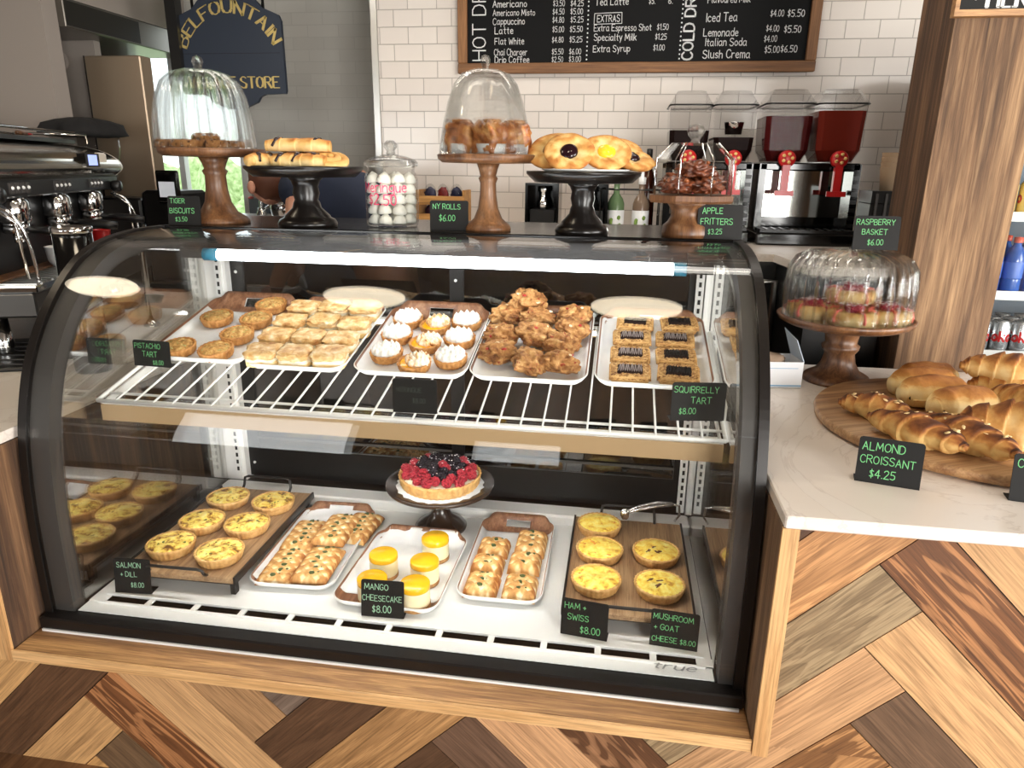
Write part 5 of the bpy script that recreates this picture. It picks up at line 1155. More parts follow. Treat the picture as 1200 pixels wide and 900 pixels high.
for tx, x, z, s_, k in (('HOT DRINKS', -.755, 2.085, .068, .085), ('COLD DRINKS', .300, 2.080, .050, .16)):
    a = MB(); strokes(a, tx, 0, 0, s_, s_*k, 0); sx = (.172/txtw('HOT', .068)) if tx[0] == 'H' else .165/txtw('COLD', .050)
    for p in a.v: pass
    g.add([(x-p[2], -.0135, z+p[0]*sx) for p in a.v if True], a.f, False)
g.v = [p for p in g.v]; g.build('column_headings', M['white_ink'], mbd, fix=False)
g = MB()
for x in (-.228, .237):
    for k in range(14):
        c_ = (x, 2.085+k*.0205); g.add([(c_[0]+.004*cos(a*pi/4), -.0135, c_[1]+.004*sin(a*pi/4)) for a in range(8)], [list(range(8))], False)
g.build('dotted_dividers', M['white_ink'], mbd, fix=False)
g = MB()
P = [(-.197, 2.248), (-.058, 2.250), (-.060, 2.300), (-.196, 2.297)]
for a_, b_ in zip(P, P[1:]+P[:1]): g.tube([(a_[0], -.0135, a_[1]), (b_[0], -.0135, b_[1])], .0018, 4)
g.build('heading_box', M['white_ink'], mbd)
# hanging shop sign
sg = thing('shop_sign', 'navy scalloped wooden sign with gold capital lettering hanging by the recess', 'sign', (-2.125, 3.88, 0))
hw = [(0, 1.835), (.05, 1.840), (.09, 1.856), (.13, 1.872), (.15, 1.900), (.18, 1.912), (.295, 1.915), (.300, 1.93), (.298, 2.27), (.285, 2.30), (.25, 2.315), (.20, 2.335), (.16, 2.375), (.10, 2.41), (0, 2.42)]
P = [(x, z) for x, z in hw]+[(-x, z) for x, z in hw[::-1][1:-1]]
MB().prism(P, -.012, .012, 1).build('sign_board', M['navy'], sg)
g = MB(); Rr, cz = .268, 2.045
tw = txtw('BELFOUNTAIN', .060)
def arc(lx, lz, cx, gw):
    a = RAD(158)-(lx/tw)*RAD(133); q = Rr+lz; return (q*cos(a)*1.0, cz+q*sin(a))
strokes(g, 'BELFOUNTAIN', 0, 0, .060, .0095, 0, arc, True)
a = MB(); strokes(a, 'VILLAGE STORE', 0, 0, .055, .0085, 0, None, True); k = .52/txtw('VILLAGE STORE', .055)
g.add([(-.258+p[0]*k, 0, 1.945+p[2]) for p in a.v], a.f, False)
g.v = [(p[0], -.0128, p[2]) for p in g.v]; g.build('gold_lettering', M['gold'], sg, fix=False)
MB().box(-.28, .28, -.0123, -.0121, 2.115, 2.118).build('board_joint', plain('navy_dark_joint', (20, 26, 36), .6), sg)  # thin darker navy line along the board joint
for q in (-.2, .2): MB().tube([(q, 0, 2.33), (q, 0, CEIL+.02)], .008, 6).build('hanger', M['black'], sg)
slab('trim_2', -2.46, -2.40, 3.84, 3.90, 1.98, CEIL+.02, M['black'])
# stainless fridge, hood, round wall vent
rf = thing('upright_refrigerator', 'tall stainless refrigerator side beside the recess window', 'refrigerator', (-2.73, 3.78, 0))
MB().box(-.20, .13, 0, .10, .02, 2.10, bev=.006).build('body', plain('warm_stainless', (168, 148, 126), .38, .6), rf)
MB().box(-.20, .13, -.012, 0, .3, .31).box(-.20, -.195, -.005, 0, .02, 2.1).build('door_seam', M['black'], rf)
hd = thing('extractor_hood', 'dark stainless extractor hood under the ceiling', 'hood', (-3.05, 4.0, 2.195))
MB().box(-.24, .25, -.48, .58, 0, .135, bev=.004).build('canopy', plain('dull_stainless', (120, 116, 110), .3, .9), hd)
MB().box(-.24, .25, -.48, .58, .135, .52).build('duct', M['plaster'], hd)
MB().box(.25, .252, -.47, .10, .01, .125).build('dark_panel', plain('dark_hood_panel', (52, 50, 46), .3, .7), hd)
vt = tag(MB().lathe([(.045, 0), (.05, .006), (.05, .018), (.04, .024), (.001, .025)], 28, M=Matrix.Rotation(RAD(90), 4, 'X')).build('wall_vent', M['plaster']), 'small round grey vent cover on the wall by the refrigerator', 'vent'); vt.location = (-3.159, 3.9, 2.087)
MB_ = 0
# sink run in the recess
sk = thing('sink_counter', 'steel sink counter in the recess below the shop sign', 'sink', (-1.85, 3.95, 0))
MB().box(-.55, .46, -.25, .5, 1.17, 1.20).box(-.55, .46, -.25, -.24, .0, 1.17).box(-.55, .46, .47, .5, 1.20, 1.34).build('counter', plain('blue_steel', (120, 130, 142), .3, .7), sk)
MB().box(-.4, -.05, -.28, .1, 1.20, 1.27).box(.05, .35, -.26, .1, 1.20, 1.25).build('basin', M['steel'], sk)
fc = thing('tap', 'chrome gooseneck tap beside the black cake stand', 'tap', (-2.02, 3.95, 1.255))
MB().tube([Vector(p) for p in crom([(-.05, 0, 0), (-.05, 0, .16), (-.035, -.01, .215), (.0, -.02, .225), (.03, -.03, .20), (.032, -.03, .15)], 6)], .010, 8).build('spout', M['chrome'], fc)
MB().lathe([(.03, 0), (.03, .02), (.02, .04), (.02, .055)], 16, (-.05, 0, 0)).build('base', M['chrome'], fc)
MB().tube([(-.02, -.02, .05), (.05, -.05, .08)], .009, 8).tube([(.08, 0, 0), (.08, 0, .09), (.12, -.03, .10)], .009, 8).tube([(.15, 0, 0), (.15, 0, .11)], .012, 8).build('handle', M['chrome'], fc)
kt = tag(MB().lathe([(.05, 0), (.065, .01), (.07, .05), (.062, .10), (.04, .13), (.001, .14)], 20).build('kettle', M['chrome']), 'small chrome kettle beside the tap', 'kettle'); kt.location = (-1.86, 3.80, 1.2715)
# person bending over behind the counter
pe = thing('person', 'person in a navy top bending forward behind the pastry case', 'person', (-1.20, 3.15, 0), scale=1.1)
def skin(name, J, E, mat, parent, sub=2):
    me = bpy.data.meshes.new(name); me.from_pydata([p for p, _ in J], E, []); me.materials.append(mat)
    o = bpy.data.objects.new(name, me); C.objects.link(o); o.parent = parent
    md = o.modifiers.new('skin', 'SKIN'); 
    for k, (_, q) in enumerate(J): me.skin_vertices[0].data[k].radius = (q, q) if not isinstance(q, tuple) else q
    me.skin_vertices[0].data[0].use_root = True; md.use_smooth_shade = True
    s_ = o.modifiers.new('sub', 'SUBSURF'); s_.levels = sub; s_.render_levels = sub; return o
skm = plain('skin', (206, 150, 126), .5, Subsurface_Weight=.15, Subsurface_Scale=.01)
J = [((.16, 0, .98), (.13, .15)), ((.10, 0, 1.14), (.13, .15)), ((-.02, 0, 1.26), (.13, .16)), ((-.16, 0, 1.34), (.10, .15)), ((-.24, 0, 1.345), (.05, .05)), ((-.31, 0, 1.34), (.06, .06)), ((-.37, 0, 1.325), (.085, .08)), ((-.41, 0, 1.26), (.06, .06)),
     ((-.15, -.19, 1.32), .052), ((-.13, -.29, 1.14), .042), ((-.23, -.27, .97), .032), ((-.27, -.20, .93), .028), ((-.15, .19, 1.32), .052), ((-.17, .24, 1.14), .042), ((-.28, .18, 1.02), .032), ((-.32, .16, 1.0), .028),
     ((.16, -.10, .88), .095), ((.13, -.10, .50), .062), ((.17, -.10, .09), .042), ((.05, -.11, .04), .034), ((.16, .10, .88), .095), ((.14, .10, .50), .062), ((.18, .10, .09), .042), ((.06, .11, .04), .034)]
E = [(0, 1), (1, 2), (2, 3), (3, 4), (4, 5), (5, 6), (6, 7), (3, 8), (8, 9), (9, 10), (10, 11), (3, 12), (12, 13), (13, 14), (14, 15), (0, 16), (16, 17), (17, 18), (18, 19), (0, 20), (20, 21), (21, 22), (22, 23)]
skin('body', J, E, skm, pe)
for s, hx in ((-1, (-.27, -.20, .93)), (1, (-.32, .16, 1.0))):
    m = MB(); h_ = Vector(hx); m.ico(h_+Vector((-.03, 0, -.03)), (.042, .02, .045), 2)
    for k in range(4): m.tube([h_+Vector((-.035+.004*k, (-.028+.018*k), -.055)), h_+Vector((-.055+.004*k, -.030+.019*k, -.085-.006*(k in (1, 2)))), h_+Vector((-.058+.004*k, -.028+.018*k, -.112-.008*(k in (1, 2))))], [.010, .009, .007], 8)
    m.tube([h_+Vector((-.02, -.03*s, -.02)), h_+Vector((-.05, -.052*s, -.045)), h_+Vector((-.068, -.055*s, -.07))], [.011, .010, .008], 8)
    m.build('hand', skm, pe)
cl = plain('navy_cloth', (26, 34, 54), .85)
skin('top_garment', [(p, (q[0]+.03, q[1]+.03) if isinstance(q, tuple) else q+.03) for p, q in [J[0], J[1], J[2], J[3], J[8], ((-.142, -.235, 1.265), .05), J[12], ((-.16, .215, 1.25), .05)]], [(0, 1), (1, 2), (2, 3), (3, 4), (4, 5), (3, 6), (6, 7)], cl, pe)
skin('trousers', [(J[0][0], (.148, .166))]+[(p, q+.014) for p, q in (J[16], J[17], ((.17, -.10, .14), .046), J[20], J[21], ((.18, .10, .14), .046))], [(0, 1), (1, 2), (2, 3), (0, 4), (4, 5), (5, 6)], plain('dark_denim', (34, 40, 62), .9), pe)
m = MB(); m.ico((-.345, 0, 1.352), (.100, .098, .095), 3, .12, 3, 2); m.build('hair', plain('auburn_hair', (96, 56, 38), .6), pe)
MB().ico((-.443, 0, 1.315), (.016, .014, .02), 2).build('nose', skm, pe)
for s in (-1, 1):
    MB().ico((-.40, s*.086, 1.32), (.018, .008, .026), 2).build('ear', skm, pe); MB().ico((-.432, s*.032, 1.345), .011, 2).build('eye', M['white'], pe)
MB().ico((-.452, 0, 1.275), (.008, .022, .006), 2).build('mouth', plain('lips', (170, 86, 84), .5), pe)
for y in (-.105, .108): MB().box(-.07, .22, y-.045, y+.045, 0, .07, bev=.02).build('shoe', M['black'], pe)

# snack rack
BCZ = 1.2355
sr = thing('snack_rack', 'small two tier wooden rack of snack bags against the tiled wall', 'rack', (-.932, 3.72, BCZ))
wd = wood('snack_rack_wood', (214, 164, 96), (160, 108, 56), 0, 1, .6)
for x in (-.128, .116): MB().box(x, x+.012, -.06, .10, 0, .20).build('side', wd, sr)
for z in (.035, .125):
    MB().box(-.116, .116, -.06, -.05, z+.01, z+.045).build('front_board', wd, sr); MB().box(-.116, .116, -.05, .10, z, z+.008).build('shelf', wd, sr)
for i, (x, z, c_, lb) in enumerate([(-.07, .134, (60, 60, 90), 'clear snack bag with dark contents at the left of the top tier'), (.0, .134, (150, 50, 50), 'clear snack bag with red contents in the middle of the top tier'), (.07, .134, (50, 52, 84), 'clear snack bag with blue contents at the right of the top tier'), (-.07, .044, (70, 44, 70), 'clear snack bag with plum contents at the left of the lower tier'), (.0, .044, (120, 46, 48), 'clear snack bag with red contents in the middle of the lower tier'), (.07, .044, (96, 90, 96), 'clear snack bag with grey contents at the right of the lower tier')]):
    b_ = thing('snack_bag', lb, 'snack bag', (-.932+x, 3.735, BCZ+z), (RAD(8), 0, RAD([4, -6, 8, -4, 3, -7][i])), 'snack bags on the rack')
    MB().ico((0, 0, .040), (.030, .018, .040), 3, .22, 4, i).build('contents', mottled('snack%d' % i, [(.3, tuple(v*.6 for v in c_)), (.7, c_)], 50, 3, .4, .3), b_)
    m = MB(); m.ico((0, 0, .045), 1, 3, fn=lambda p, d: Vector((d.x*.034, d.y*.021*(1-max(0, d.z)**2), d.z*.052+.0))); m.build('wrapper', M['tank'], b_)
# napkin dispensers
for i, (x, lb) in enumerate([(-.390, 'black napkin dispenser left of the black cake stand pedestal'), (-.155, 'black napkin dispenser right of the pedestal, half hidden by it')]):
    b_ = thing('napkin_dispenser', lb, 'dispenser', (x, 3.6, BCZ), (0, 0, 0), 'black napkin dispensers')
    MB().box(-.082, -.070, -.09, .09, 0, .245).box(.070, .082, -.09, .09, 0, .245).box(-.07, .07, -.09, .09, .235, .245).box(-.07, .07, .08, .09, 0, .235).box(-.07, .07, -.09, .08, 0, .012).build('housing', M['blackgloss'], b_)
    MB().box(-.06, .06, -.06, .07, .014, .12).build('face_plate', M['black'], b_)
    MB().lathe([(.022, .12), (.030, .125), (.030, .16), (.020, .175), (.020, .20), (.028, .205), (.028, .23)], 16, (0, -.02, 0)).build('spout', M['chrome'] if i == 0 else M['black'], b_)
# syrup bottles with pumps
def bottle(lb, x, y, h, r_, gl, liquid, pump, labc):
    b_ = thing('syrup_bottle', lb, 'bottle', (x, y, BCZ), (0, 0, 0), 'syrup bottles on the back counter')
    MB().lathe([(r_*.95, 0), (r_, .01), (r_, h*.62), (r_*.8, h*.72), (r_*.36, h*.82), (r_*.36, h)], 20).build('glass_body', gl, b_)
    if labc:
        MB().lathe([(r_*1.02, h*.12), (r_*1.02, h*.5)], 20).build('paper_label', M['paper'], b_)
        g = MB(); a = MB(); strokes(a, 'SYRUP', -.02, h*.42, .010, .0016); 
        g = MB(); rnd = random.Random(2)
        for k in range(5): g.ico(((rnd.uniform(-.6, .6))*r_, -r_*.98, h*(.16+.05*k)), (.010, .006, .012), 1)
        g.build('leaf_print', plain('leaf_green', (110, 140, 60), .6), b_)
    if pump:
        MB().lathe([(r_*.45, h), (r_*.45, h+.03), (.008, h+.035), (.007, h+.10), (.012, h+.105), (.012, h+.118), (.001, h+.12)], 14).build('pump', M['white'], b_)
        MB().tube([(0, 0, h+.112), (-.05, -.01, h+.112), (-.06, -.012, h+.10)], .006, 8).tube([(0, 0, .03), (0, 0, h)], .006, 6).build('pump_spout', M['white'], b_)
    else: MB().lathe([(r_*.4, h-.03), (r_*.42, h-.03), (r_*.42, h+.01), (.001, h+.012)], 14).build('cap', M['black'], b_)
bottle('green syrup bottle with a white pump and leafy label', -.035, 3.6, .245, .040, plain('green_bottle', (96, 120, 84), .15), None, True, True)
bottle('amber syrup bottle with a white pump and leafy label', .085, 3.6, .245, .040, plain('clear_syrup', (120, 100, 84), .15), None, True, True)
bottle('tall brown bottle with a black cap behind the pump bottles', .115, 3.72, .40, .036, plain('brown_bottle', (66, 30, 20), .12), None, False, False)
wr_ = thing('bottle_rack', 'black wire rack around the syrup bottles', 'rack', (.03, 3.6, BCZ))
MB().tube([(-.14, -.07, 0), (-.14, -.07, .22), (.14, -.07, .22), (.14, -.07, 0)], .004, 6).tube([(-.14, .07, 0), (-.14, .07, .22), (.14, .07, .22), (.14, .07, 0)], .004, 6).tube([(.14, -.07, .10), (.14, .07, .10)], .004, 6).tube([(.14, -.07, .22), (.14, .07, .22)], .004, 6).tube([(-.14, -.07, .22), (-.14, .07, .22)], .004, 6).build('wire_frame', M['black'], wr_)
# cold drink dispensers
def dispenser(lb, x, y, fills, wide):
    d_ = thing('drink_dispenser', lb, 'drink dispenser', (x, y, BCZ), (0, 0, 0), 'twin tank cold drink dispensers')
    w = wide/2
    MB().box(-w, w, -.19, .20, 0, .055, bev=.008).box(-w, -w+.03, -.10, .20, .055, .345).box(w-.03, w, -.10, .20, .055, .345).box(-w, w, -.10, .20, .315, .350, bev=.006).box(-w+.03, w-.03, .0, .20, .055, .315).build('housing', M['blackgloss'], d_)
    MB().box(-w+.03, w-.03, -.030, -.001, .115, .315).build('mirror_panel', plain('polished_panel', (214, 216, 210), .07, 1), d_)
    dt = MB().box(-w+.015, w-.015, -.185, -.06, .055, .068).build('drip_tray', M['black'], d_)
    g = MB()
    for k in range(10): g.box(-w+.04+k*(wide-.09)/9.5, -w+.052+k*(wide-.09)/9.5, -.18, -.065, .068, .070)
    g.build('drip_grille', M['blackgloss'], dt)
    g = MB()
    for k in range(7): g.box(w-.03+.002, w-.004, -.103, -.100, .075+k*.034, .092+k*.034)
    g.build('side_vents', M['black'], d_)
    for s, (fc_, lv) in zip((-1, 1), fills):
        cx = s*(w/2+.002); tw_ = w*.47
        def rr(q, z): return [(cx-q+.02, -.085+.09-q*1.1, z), (cx+q-.02, -.085+.09-q*1.1, z), (cx+q, -.085+.11-q*1.1, z), (cx+q, .07+q*.8, z), (cx+q-.02, .09+q*.8, z), (cx-q+.02, .09+q*.8, z), (cx-q, .07+q*.8, z), (cx-q, -.085+.11-q*1.1, z)]
        def loft(levels, nm, mat):
            vs = [p for q, z in levels for p in rr(q, z)]; fs = [[i*8+k, i*8+(k+1) % 8, i*8+8+(k+1) % 8, i*8+8+k] for i in range(len(levels)-1) for k in range(8)]
            fs += [list(range(8))[::-1], [8*(len(levels)-1)+k for k in range(8)]]
            return MB().add(vs, fs, False).build(nm, mat, d_)
        tk = loft([(tw_*.72, .352), (tw_*.94, .40), (tw_, .585)], 'tank', M['tank'])
        loft([(tw_*.70, .356), (tw_*.91, .402), (tw_*.965, .402+.18*lv)], 'juice', fc_)
        loft([(tw_*1.03, .585), (tw_*1.03, .600), (tw_*.98, .603), (tw_*.70, .650), (tw_*.68, .653)], 'tank_lid', M['tank'])
        MB().tube([(p[0], p[1], p[2]) for p in rr(tw_*1.03, .592)], .004, 6, True).build('lid_rim', M['black'], tk)
        MB().box(cx-.055, cx+.055, -.045, -.02, .612, .640).build('lid_band', plain('tank_label_band', (196, 206, 200), .5), tk) if False else None
        tp = MB().lathe([(.036, .0), (.036, .022), (.030, .028), (.001, .03)], 24, (0, 0, 0), M=Matrix.Translation((cx, -.115, .365)) @ Matrix.Rotation(RAD(90), 4, 'X')).box(cx-.016, cx+.016, -.145, -.115, .215, .34).box(cx-.04, cx+.04, -.15, -.142, .210, .232).build('dispensing_tap', M['red'], d_)
        e_ = MB()
        for k in range(5): a = 1.26*k; e_.ico((cx+.020*cos(a), -.146, .368+.018*sin(a)), (.009, .004, .008), 1)
        e_.build('tap_print', plain('cream_tap_print', (230, 190, 120), .5), tp)
    return d_
cola = plain('cola', (26, 12, 10), .5, 0, .1); wine = plain('berry_drink', (74, 18, 18), .5, 0, .1); iced = plain('iced_tea_drink', (120, 40, 28), .5, 0, .1)
dispenser('twin tank drink dispenser with dark cola, half behind the glass box', .375, 3.55, ((cola, .46), (cola, .30)), .385)
dispenser('twin tank drink dispenser with red drinks and red taps, beside the pillar', .800, 3.50, ((wine, .78), (iced, .90)), .425)
cup = tag(MB().lathe([(.036, 0), (.044, .05), (.045, .052), (.043, .05), (.035, .002), (.001, .002)], 20).build('steel_cup', M['chrome']), 'small steel cup inside the cola tank under its lid', 'cup'); cup.location = (.475, 3.52, BCZ+.47)
# cup organizer and cups
og = thing('lid_organizer', 'black upright lid organizer beside the timber post', 'organizer', (1.045, 3.08, BCZ))
MB().box(-.10, .10, -.08, .08, 0, .20, bev=.004).box(-.10, .0, -.08, .08, .2, .245).build('housing', M['black'], og)
g = MB()
for k in range(3): g.box(-.085+k*.035, -.075+k*.035, -.083, -.080, .10, .235)
g.build('slot', M['gasket'], og)
for k in range(4):
    c_ = thing('paper_cup', f"brown paper cup, {['bottom', 'second', 'third', 'top'][k]} of the stack on the lid organizer", 'cup', (1.02, 3.06, BCZ+.2455+k*.018), (0, 0, 0), 'stacked paper cups')
    MB().lathe([(.030, 0), (.040, .085), (.042, .088), (.039, .087), (.029, .003), (.001, .003)], 24).build('cup_body', plain('kraft_cup%d' % k, (176, 150, 122), .7), c_)
cw = MB().ico((0, 0, .022), (.07, .045, .022), 3, .3, 3, 4, fn=lambda p, d: Vector((p.x, p.y, max(p.z, -.021)))).build('dish_cloth', plain('cream_cloth', (222, 208, 188), .9)); cw.location = (.79, 2.76, BCZ+.001); tag(cw, 'folded cream cloth on the back counter beside the drink dispenser', 'cloth')

# ------------------------------------------------------------------ coffee machine end
LZ = .9155
LM = 1.30; EA = math.atan2(.942, -.335); EO = (-2.42+.335*LM, 3.18-.942*LM, LZ)
em = thing('espresso_machine', 'large chrome espresso machine with blue display at the left edge', 'espresso machine', EO, (0, 0, EA))
# laid out from the machine's far end, then turned round so that its front faces the counter
MB().box(.02, LM, .04, .50, .10, .60, bev=.01).build('chassis', M['black'], em)
for x in (.10, LM-.10):
    for y in (.02, .42): MB().lathe([(.025, 0), (.03, .02), (.02, .1)], 12, (x, y, 0)).build('foot', M['chrome'], em)
P = crom([(-.02, .545, 0), (-.055, .58, 0), (-.03, .625, 0), (.06, .665, 0), (.22, .685, 0), (.40, .68, 0)], 5)
pts = [(p.x, p.y) for p in P]+[(.40, .60), (.0, .545)]
m = MB(); vs = [(0, a, b) for a, b in pts]+[(LM, a, b) for a, b in pts]; n = len(pts)
m.add(vs, [[i, (i+1) % n, n+(i+1) % n, n+i] for i in range(n)]+[list(range(n)), [n+i for i in range(n)][::-1]], False); m.build('hood', plain('polished_hood', (196, 186, 172), .16, 1), em)
m = MB(); vs = [(-.022, a, b) for a, b in pts]+[(.0, a, b) for a, b in pts]
m.add(vs, [[i, (i+1) % n, n+(i+1) % n, n+i] for i in range(n)]+[list(range(n)), [n+i for i in range(n)][::-1]], False); m.build('end_cap', plain('cream_end_cap', (206, 196, 182), .3), em)
MB().box(.0, LM, -.03, .05, .485, .548, bev=.006).build('button_panel', M['black'], em)
dp = MB().box(.30, .46, -.062, -.03, .585, .640, M=None).build('display', M['blackgloss'], em)
MB().box(.33, .43, -.0635, -.0622, .592, .634).build('screen', emit('blue_screen', (60, 120, 235), .9), dp)
MB().box(.16, .27, -.048, -.03, .59, .645, bev=.006).build('badge_plate', plain('cream_plate', (214, 200, 184), .3), em)
for gx in (.30, .66, 1.02):
    g = MB()
    for k in range(4): g.box(gx-.075+k*.04, gx-.048+k*.04, -.036, -.030, .500, .535)
    bt = g.build('button_set', M['gasket'], em); g = MB()
    for k in range(4): g.ico((gx-.0615+k*.04, -.037, .518), .007, 1)
    g.build('button_lights', M['white'], bt)
    gr = MB().lathe([(.045, .40), (.05, .41), (.05, .47), (.04, .485)], 24, (gx, -.0, 0)).lathe([(.036, .365), (.042, .37), (.042, .40)], 24, (gx, 0, 0)).build('group_head', M['chrome'], em)
    pf = MB().tube([(gx, -.04, .378), (gx, -.10, .374), (gx, -.17, .366), (gx, -.21, .362)], [.011, .016, .018, .014], 10).build('portafilter_handle', M['black'], em)
    MB().tube([(gx-.012, 0, .365), (gx-.02, -.005, .335)], .008, 8).tube([(gx+.012, 0, .365), (gx+.02, -.005, .335)], .008, 8).build('spouts', M['chrome'], pf)
for gx in (.09, 1.22):
    MB().tube([Vector(p) for p in crom([(gx, -.03, .47), (gx, -.08, .44), (gx-.01, -.11, .36), (gx-.02, -.12, .20)], 6)], .006, 8).tube([(gx+.03, -.03, .47), (gx+.03, -.10, .42), (gx+.03, -.11, .24)], .005, 8).build('steam_wand', M['chrome'], em)
    MB().lathe([(.022, 0), (.026, .01), (.026, .03), (.02, .04)], 14, M=Matrix.Translation((gx, -.03, .50)) @ Matrix.Rotation(RAD(90), 4, 'X')).build('steam_knob', M['black'], em)
MB().box(.02, LM, -.14, .05, .12, .20, bev=.006).build('drip_tray_body', plain('dark_steel', (96, 94, 92), .35, .9), em)
MB().box(.02, LM, -.15, .05, .20, .222, bev=.004).build('drip_tray_rim', M['chrome'], em)
g = MB()
for k in range(28): g.box(.05+k*.044, .075+k*.044, -.135, .04, .222, .226)
g.build('drip_grille', M['steel'], em)
MB().box(.02, LM, -.02, .05, .226, .232).build('wood_deck', M['acacia'], em)
MB().tube([(.06, .06, .685), (.06, .06, .725), (LM-.05, .06, .725), (LM-.05, .06, .685)], .006, 8).tube([(.06, .36, .685), (.06, .36, .725), (LM-.05, .36, .725), (LM-.05, .36, .685)], .006, 8).tube([(.06, .06, .725), (.06, .36, .725)], .006, 8).build('cup_rail', M['chrome'], em)
MB().box(.08, LM-.08, .10, .34, .684, .70).build('cup_tray', M['black'], em)
for ch in em.children_recursive:
    for v_ in ch.data.vertices: v_.co.z += .03 if v_.co.z > .05 else 0
    ch.data.transform(Matrix.Translation((LM, 0, 0)) @ Matrix.Diagonal((-1, 1, 1, 1))); ch.data.flip_normals()
R = Matrix.Translation(EO) @ Matrix.Rotation(EA, 4, 'Z')
def el(x, y, z): return R @ Vector((LM-x, y, z+.03))
rc = tag(MB().lathe([(.032, 0), (.042, .10), (.044, .102), (.040, .1), (.03, .004), (.001, .004)], 20).build('red_cup', M['red']), 'red paper cup on the coffee machine drip tray', 'cup'); rc.location = el(.42, -.06, .2265)
wc = tag(MB().lathe([(.05, 0), (.062, .02), (.068, .07), (.07, .072), (.066, .07), (.058, .02), (.001, .006)], 24).build('white_bowl', M['white']), 'cream bowl under the coffee machine group head', 'bowl'); wc.location = el(.80, -.06, .2265)
sp = thing('spoon', 'wooden handled spoon lying on top of the coffee machine', 'spoon', el(.42, .18, .715), (0, 0, RAD(-60)))
MB().tube([(-.10, 0, 0), (.05, 0, 0)], [.007, .009], 8).build('handle', M['acacia'], sp); MB().ico((-.125, 0, 0), (.03, .018, .005), 2).build('bowl', M['red'], sp)
jg = tag(MB().lathe([(.05, 0), (.055, .01), (.05, .10), (.036, .16), (.040, .18), (.037, .178), (.034, .16), (.046, .10), (.05, .012), (.001, .01)], 24).build('milk_jug', M['chrome']), 'steel milk jug on top of the coffee machine at the left edge', 'jug'); jg.location = el(1.16, .20, .7005)
# grinder behind
gr = thing('coffee_grinder', 'black coffee grinder with a clear hopper under a black cloth', 'grinder', (-2.34, 3.52, LZ))
MB().box(-.11, .11, -.10, .16, 0, .50, bev=.015).box(-.05, .15, -.20, -.10, 0, .05, bev=.01).box(-.45, -.115, -.10, .14, 0, .46, bev=.01).build('body', M['black'], gr)
MB().box(.0, .125, -.125, -.10, .44, .60, bev=.01).build('head', M['blackgloss'], gr)
MB().box(.02, .105, -.1275, -.1252, .47, .545).build('screen', emit('grey_screen', (150, 165, 185), .35), gr)
MB().lathe([(.10, .50), (.12, .52), (.155, .70), (.155, .78)], 24, (-.34, -.14, 0)).lathe([(.08, .46), (.1, .50)], 24, (-.34, -.14, 0)).build('hopper', M['tank'], gr)
MB().lathe([(.09, .505), (.11, .53), (.135, .64), (.001, .65)], 24, (-.34, -.14, 0)).build('beans', plain('coffee_beans', (46, 26, 18), .5), gr)
cl_ = MB().lathe([(.150, -.03), (.195, -.022), (.185, .0), (.165, .03), (.11, .048), (.05, .060), (.001, .05)], 48, flute=lambda a, z: 1+.07*sin(5*a)+.06*sin(9*a+1+z*40)+.03*sin(17*a)).build('black_cloth', plain('black_cloth', (24, 22, 22), .95)); cl_.location = (-2.68, 3.38, LZ+.785); tag(cl_, 'black cloth draped over the clear coffee hopper', 'cloth')
cn_ = thing('waste_canister', 'tall black canister with a chrome rim beside the case', 'canister', (-1.640, 1.95, LZ))
MB().lathe([(.050, 0), (.053, .01), (.054, .43)], 32).build('body', M['blackgloss'], cn_)
MB().lathe([(.054, .43), (.057, .432), (.057, .448), (.052, .45), (.048, .435), (.001, .43)], 32).build('rim', M['chrome'], cn_)
cr_ = thing('tap_set', 'small chrome tap fittings behind the black canister', 'tap', (-1.83, 2.52, LZ))
MB().tube([(0, 0, 0), (0, 0, .36), (.04, -.02, .40), (.08, -.03, .37)], .012, 8).tube([(-.06, 0, .36), (.06, .0, .34)], .010, 8).build('spout', M['chrome'], cr_); MB().lathe([(.03, 0), (.03, .02), (.014, .04)], 16).build('base', M['chrome'], cr_)
mt = thing('tamping_mat', 'black rubber tamping mat on the left marble worktop', 'mat', (-2.02, 2.06, LZ), (0, 0, RAD(-68)))
MB().box(-.22, .22, -.14, .14, 0, .012, bev=.004).build('mat_body', M['black'], mt)
g = MB()
for k in range(6): g.tube([(-.15+.06*k, -.09, .0125), (-.12+.06*k, .09, .0125)], .003, 6)
g.build('raised_pattern', M['gasket'], mt)
dr = thing('drawer_unit', 'grey knock-out drawer below the coffee machine', 'drawer', el(.95, -.14, -.03), (0, 0, EA))
MB().box(-.32, .32, -.10, .02, 0, .08, bev=.006).build('body', M['black'], dr); MB().box(-.30, .30, -.104, -.10, .01, .07).build('front', M['steel'], dr)

# ------------------------------------------------------------------ drinks fridge and sign on the right
fg = thing('drinks_fridge', 'glass fronted drinks fridge with a black frame behind the timber post', 'fridge', (1.30, 2.86, 0))
MB().box(0, .03, 0, .7, .05, 2.0).box(.87, .9, 0, .7, .05, 2.0).box(.03, .87, .67, .7, .05, 2.0).box(.03, .87, 0, .7, .05, .10).box(.03, .87, 0, .7, 1.95, 2.0).build('cabinet', M['black'], fg)
MB().box(.03, .87, .655, .668, .10, 1.95).build('liner', plain('fridge_liner', (150, 168, 186), .5), fg)
MB().box(0, .06, -.05, -.01, .05, 2.0).box(.84, .9, -.05, -.01, .05, 2.0).box(.06, .84, -.05, -.01, .05, .83).box(.06, .84, -.05, -.01, 1.93, 2.0).build('door_frame', M['black'], fg)
MB().box(.06, .84, -.034, -.028, .83, 1.93).build('door_glass', M['glass'], fg)
SH = (.885, 1.115, 1.405, 1.68)
for z in SH:
    s_ = MB().box(.03, .87, .06, .65, z-.012, z).build('shelf', M['whitemetal'], fg); MB().box(.03, .87, .05, .06, z-.022, z+.012).build('shelf_lip', M['whitemetal'], s_)
